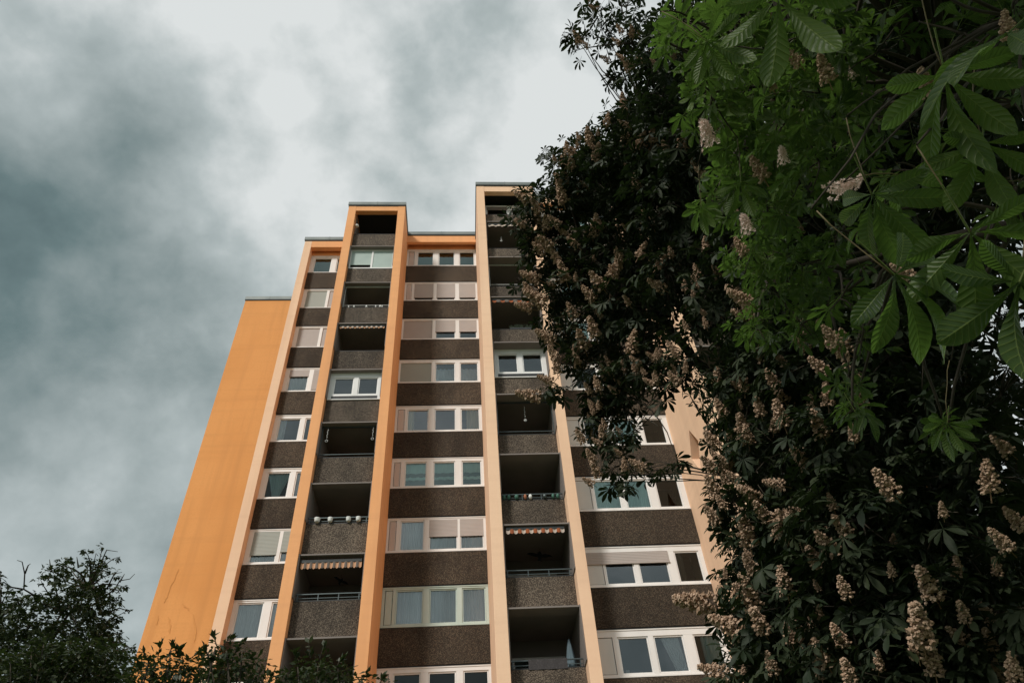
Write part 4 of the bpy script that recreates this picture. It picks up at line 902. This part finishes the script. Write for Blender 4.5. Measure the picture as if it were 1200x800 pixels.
# ---- distant maple at the lower left
def small_leaf(seed, n=3):
    r_ = random.Random(seed); V = []; Q = []; o = 0
    for i in range(n):
        a = R((i/(n-1)-.5)*130+r_.uniform(-10, 10)) if n > 1 else 0; L = 1-.25*abs(i-(n-1)/2); w = .24*L
        z = r_.uniform(-.2, .1)
        for (x, y, zz) in ((0, 0, 0), (.5*L, w, .05), (L, 0, z), (.5*L, -w, .05)):
            V.append((x*math.cos(a)-y*math.sin(a), x*math.sin(a)+y*math.cos(a), zz))
        Q.append((o, o+3, o+2, o+1)); o += 4
    return np.array(V), np.array(Q)
MAP = [small_leaf(i, n) for i, n in enumerate((3, 3, 5))]
T3 = empty('maple_tree'); tag(T3, 'leafy maple with bare twigs against the sky in the lower left corner', 'tree')
base3 = np.array([-10.6, 17.2, gz])
CL3 = [(100, 645, 7), (112, 648, 6), (120, 640, 5), (104, 658, 9), (124, 655, 8), (138, 652, 6), (115, 668, 12), (135, 672, 9), (95, 672, 9), (75, 663, 12), (55, 668, 11), (66, 678, 12), (48, 680, 8), (90, 690, 16), (112, 690, 14), (132, 690, 10), (145, 687, 5), (120, 705, 16), (138, 705, 9), (100, 712, 20), (75, 705, 18), (50, 705, 16), (30, 700, 12), (10, 692, 10), (0, 675, 8), (15, 715, 18), (135, 722, 10), (118, 730, 18), (95, 740, 24), (65, 735, 24), (35, 735, 24), (5, 740, 24), (150, 715, 4), (130, 745, 14), (143, 765, 12), (115, 765, 24), (80, 770, 28), (45, 770, 28), (10, 775, 28), (155, 760, 4), (-25, 700, 22), (-30, 740, 26), (-30, 780, 26), (130, 790, 20), (90, 800, 26), (40, 805, 28)]
cl3 = []; P = []; D3 = 20
for x, y, rp in CL3:
    for q in range(3 if rp > 11 else 1):
        dd = (D3, D3+1.1, D3-1.0)[q]; c = at(x+(0, 4, -3)[q], y, dd); r = rp*D3/F; cl3.append((c, r)); P.append(clump_leaves([(c, r*.80)], 1.6, .125, (.1, 1.0)))
arr = [np.concatenate([q[i] for q in P]) for i in range(4)]; print('T3', len(arr[0])); scatter('crown', MAP, *arr, M['leaf_maple'], T3)
b = MB(); fork3 = base3+np.array([.2, 0, 4.2]); b.tube([base3+np.array([0, 0, -.1]), base3+np.array([0, 0, .6]), base3+np.array([.1, 0, 2.4]), fork3], [.40, .27, .22, .19], 12); b.build('trunk', M['bark'], T3)
b = MB(); hubs = []
for x, y in [(70, 720), (105, 690), (110, 750), (30, 740), (0, 720)]: hubs += limb(b, fork3, at(x, y, D3), .09, .02, 9, .06, 7)[4:]
hubs = np.array(hubs)
for c, r in cl3:
    j = np.argmin(np.linalg.norm(hubs-c, axis=1)); limb(b, hubs[j], c, .022, .006, 6, .08, 5)
for line in [[(45, 700), (28, 690), (29, 672), (26, 658), (20, 656)], [(29, 672), (33, 662), (36, 660)], [(27, 690), (10, 687), (5, 682)], [(60, 670), (58, 655)], [(92, 665), (90, 652)], [(120, 700), (135, 690), (140, 680), (152, 678), (158, 672)], [(140, 682), (146, 672)], [(118, 660), (125, 644), (138, 646)], [(120, 720), (140, 712), (152, 716)], [(125, 690), (134, 672), (143, 670)]]:
    b.tube([at(x, y, D3) for x, y in line], [.022-.016*i/(len(line)-1) for i in range(len(line))], 5)
b.build('branches', M['twig'], T3); put_at(T3, base3)

# ---- shrubs along the bottom edge
SH = [small_leaf(60+i, 1) for i in range(3)]
def shrub(name, label, cat, cls, D, lsz, base, shoots, group=None, m='leaf_shrub', dens=2.6):
    t = empty(name); tag(t, label, cat, group); P = []; b = MB(); base = np.array(base, float)
    for x, y, rp in cls:
        for q in range(2):
            dd = D+.4*q; c = at(x, y, dd); r = rp*D/F; P.append(clump_leaves([(c, r)], dens, lsz, (.15, 1.0)))
        limb(b, base+np.array([rnd.uniform(-.3, .3), rnd.uniform(-.2, .2), 0]), at(x, y, D), .018, .006, 8, .05, 5)
    for (x0, y0, x1, y1) in shoots:
        a, c = at(x0, y0, D-.1), at(x1, y1, D-.1); pts = limb(b, a, c, .006, .002, 5, .06, 4); n = 10
        tt = rng.random(n)**.7; pp = a*(1-tt[:, None])+c*tt[:, None]; f = rng.normal(size=(n, 3))*.5+(c-a)/np.linalg.norm(c-a); P.append([pp, f, np.array([0, 0, 1.])+.4*rng.normal(size=(n, 3)), lsz*rng.uniform(.7, 1.2, n)])
    arr = [np.concatenate([q[i] for q in P]) for i in range(4)]
    scatter('foliage', SH, *arr, M[m], t); b.build('stems', M['twig'], t); put_at(t, base)
def bx(x, D): v = at(x, 800, D); return (v[0], v[1], gz)
shrub('shrub', 'dense dark shrub along the bottom edge in front of the maple', 'shrub', [(x, 795+rnd.uniform(-12, 8), 26) for x in range(0, 150, 16)]+[(x, 765+rnd.uniform(-8, 8), 16) for x in range(20, 130, 18)], 11, .085, bx(70, 11), [(40, 770, 45, 750), (100, 770, 105, 752)])
shrub('shrub', 'feathery shrub in front of the orange end wall', 'shrub', [(165, 790, 18), (185, 782, 16), (205, 788, 20), (225, 785, 18), (178, 772, 8), (200, 768, 8), (215, 775, 10), (240, 778, 14), (160, 805, 24), (200, 810, 26), (240, 805, 26)], 8, .075, bx(200, 8), [(175, 778, 168, 763), (185, 770, 190, 752), (198, 768, 203, 752), (205, 766, 212, 758), (215, 775, 208, 760), (225, 770, 236, 762), (165, 785, 160, 770)])
shrub('shrub', 'tall tip shrub before the lowest left window column', 'shrub', [(255, 755, 7), (250, 765, 9), (262, 770, 12), (270, 758, 8), (280, 778, 18), (255, 785, 20), (300, 785, 18), (285, 765, 8), (270, 800, 26), (310, 805, 22)], 7.4, .07, bx(270, 7.4), [(255, 760, 249, 745), (262, 755, 270, 748), (275, 765, 284, 752), (243, 768, 240, 757)])
shrub('shrub', 'low dark bush below the left balcony tower', 'shrub', [(335, 795, 14), (355, 785, 16), (375, 780, 16), (395, 785, 14), (365, 800, 22), (405, 795, 16), (430, 798, 10), (340, 808, 20), (415, 808, 18), (452, 803, 10)], 7.8, .075, bx(375, 7.8), [(350, 780, 345, 762), (365, 775, 362, 750), (375, 772, 380, 756), (395, 780, 403, 768), (425, 795, 432, 785), (315, 800, 320, 788), (445, 800, 450, 791)])

# ------------------------------------------------------------------ sky and light
w = bpy.data.worlds.new('World'); scene.world = w; w.use_nodes = True; nt = w.node_tree; N = nt.nodes; Lk = nt.links
bg = N['Background']; bg.inputs['Strength'].default_value = .1
SUN_EL, SUN_AZ = 40, 218
sky = N.new('ShaderNodeTexSky'); sky.sky_type = 'NISHITA'; sky.sun_disc = False; sky.sun_elevation = R(SUN_EL); sky.sun_rotation = R(SUN_AZ)
tc = N.new('ShaderNodeTexCoord')
def noise(sc, det, rough, dist=0, off=(0, 0, 0)):
    mp = N.new('ShaderNodeMapping'); mp.inputs['Location'].default_value = off; mp.inputs['Scale'].default_value = (1, 1, 1.1)
    Lk.new(tc.outputs['Generated'], mp.inputs['Vector']); n = N.new('ShaderNodeTexNoise'); n.inputs['Scale'].default_value = sc; n.inputs['Detail'].default_value = det; n.inputs['Roughness'].default_value = rough; n.inputs['Distortion'].default_value = dist
    Lk.new(mp.outputs[0], n.inputs['Vector']); return n.outputs['Fac']
def math_(op, a, b_=None, c=None):
    m = N.new('ShaderNodeMath'); m.operation = op
    for i, v in enumerate((a, b_, c)):
        if v is None: continue
        if isinstance(v, (int, float)): m.inputs[i].default_value = v
        else: Lk.new(v, m.inputs[i])
    return m.outputs[0]
n1 = noise(2.6, 6, .5, .0, (3.1, 1.2, .4)); n2 = noise(6.0, 7, .5, .15, (1.7, 5.2, 2.4)); n3 = noise(1.1, 3, .5, 0, (.3, 8.1, 4))
val = math_('ADD', math_('MULTIPLY', math_('SUBTRACT', n1, .5), 1.0), .81)
val = math_('ADD', val, math_('MULTIPLY', math_('SUBTRACT', n2, .5), .75)); n4 = noise(15, 6, .55, .1, (7, 2, 5)); val = math_('ADD', val, math_('MULTIPLY', math_('SUBTRACT', n4, .5), .42))
# cloud banks: (px, py, width, amount) become directions on the sky
warp = N.new('ShaderNodeVectorMath'); warp.operation = 'ADD'
wn = N.new('ShaderNodeTexNoise'); wn.inputs['Scale'].default_value = 3.2; wn.inputs['Detail'].default_value = 6; Lk.new(tc.outputs['Generated'], wn.inputs['Vector'])
ws = N.new('ShaderNodeVectorMath'); ws.operation = 'MULTIPLY_ADD'; Lk.new(wn.outputs['Color'], ws.inputs[0]); ws.inputs[1].default_value = (.34, .34, .34); ws.inputs[2].default_value = (-.17, -.17, -.17)
Lk.new(tc.outputs['Generated'], warp.inputs[0]); Lk.new(ws.outputs[0], warp.inputs[1])
for (x, y, wd, am) in [(310, 30, .13, .20), (700, 90, .12, .15), (380, 160, .22, .05), (540, 340, .16, .10), (230, 430, .16, .10), (650, 60, .10, .25), (120, 160, .14, .08), (470, 10, .14, .08),
                       (105, 310, .12, -.30), (190, 130, .12, .30), (330, 300, .12, .12), (20, 300, .14, -.12), (30, 330, .14, -.08), (-20, 130, .14, -.22), (20, 400, .12, -.16), (40, 600, .22, -.18), (562, 50, .055, -.48), (535, 110, .04, -.15), (160, 60, .1, -.1), (100, 420, .1, .08), (500, 150, .07, -.12), (470, 80, .06, .14), (450, 215, .07, -.12), (250, 190, .08, -.12), (60, 720, .25, -.05), (260, 130, .05, -.1), (620, 120, .1, .12)]:
    dv = direc(x, y); ds = N.new('ShaderNodeVectorMath'); ds.operation = 'DISTANCE'; Lk.new(warp.outputs[0], ds.inputs[0]); ds.inputs[1].default_value = tuple(map(float, dv))
    e = math_('MULTIPLY', ds.outputs['Value'], 1/wd); e = math_('MULTIPLY', e, e); e = math_('MULTIPLY', e, -.5); e = math_('EXPONENT', e)
    val = math_('ADD', val, math_('MULTIPLY', e, am))
cr = N.new('ShaderNodeValToRGB'); el = cr.color_ramp.elements
stops = [(0.0, (.075, .115, .115)), (.25, (.14, .20, .198)), (.5, (.28, .335, .33)), (.75, (.45, .505, .50)), (1.0, (.74, .77, .76))]
el[0].position = 0; el[0].color = (*stops[0][1], 1); el[1].position = 1; el[1].color = (*stops[-1][1], 1)
for p_, c in stops[1:-1]: q = el.new(p_); q.color = (*c, 1)
Lk.new(val, cr.inputs[0])
sc = N.new('ShaderNodeVectorMath'); sc.operation = 'SCALE'; Lk.new(cr.outputs[0], sc.inputs[0]); sc.inputs['Scale'].default_value = 5.6
mx = N.new('ShaderNodeMix'); mx.data_type = 'RGBA'; mx.inputs['Factor'].default_value = .95; Lk.new(sky.outputs[0], mx.inputs['A']); Lk.new(sc.outputs[0], mx.inputs['B'])
Lk.new(mx.outputs['Result'], bg.inputs['Color'])
sl = bpy.data.lights.new('sun', 'SUN'); sl.energy = 1.5; sl.angle = R(10); sl.color = (1, .95, .88); so = bpy.data.objects.new('sun', sl); COL.objects.link(so)
az = R(SUN_AZ); sd = Vector((math.sin(az)*math.cos(R(SUN_EL)), math.cos(az)*math.cos(R(SUN_EL)), math.sin(R(SUN_EL))))
so.rotation_euler = sd.to_track_quat('Z', 'Y').to_euler()
scene.render.engine = 'CYCLES'
vs = scene.view_settings; vs.view_transform = 'Standard'; vs.look = 'None'; vs.exposure = .85; vs.gamma = 1; vs.use_curve_mapping = False
scene.cycles.transparent_max_bounces = 10; scene.cycles.max_bounces = 5
scene.render.resolution_x = 1024; scene.render.resolution_y = 682
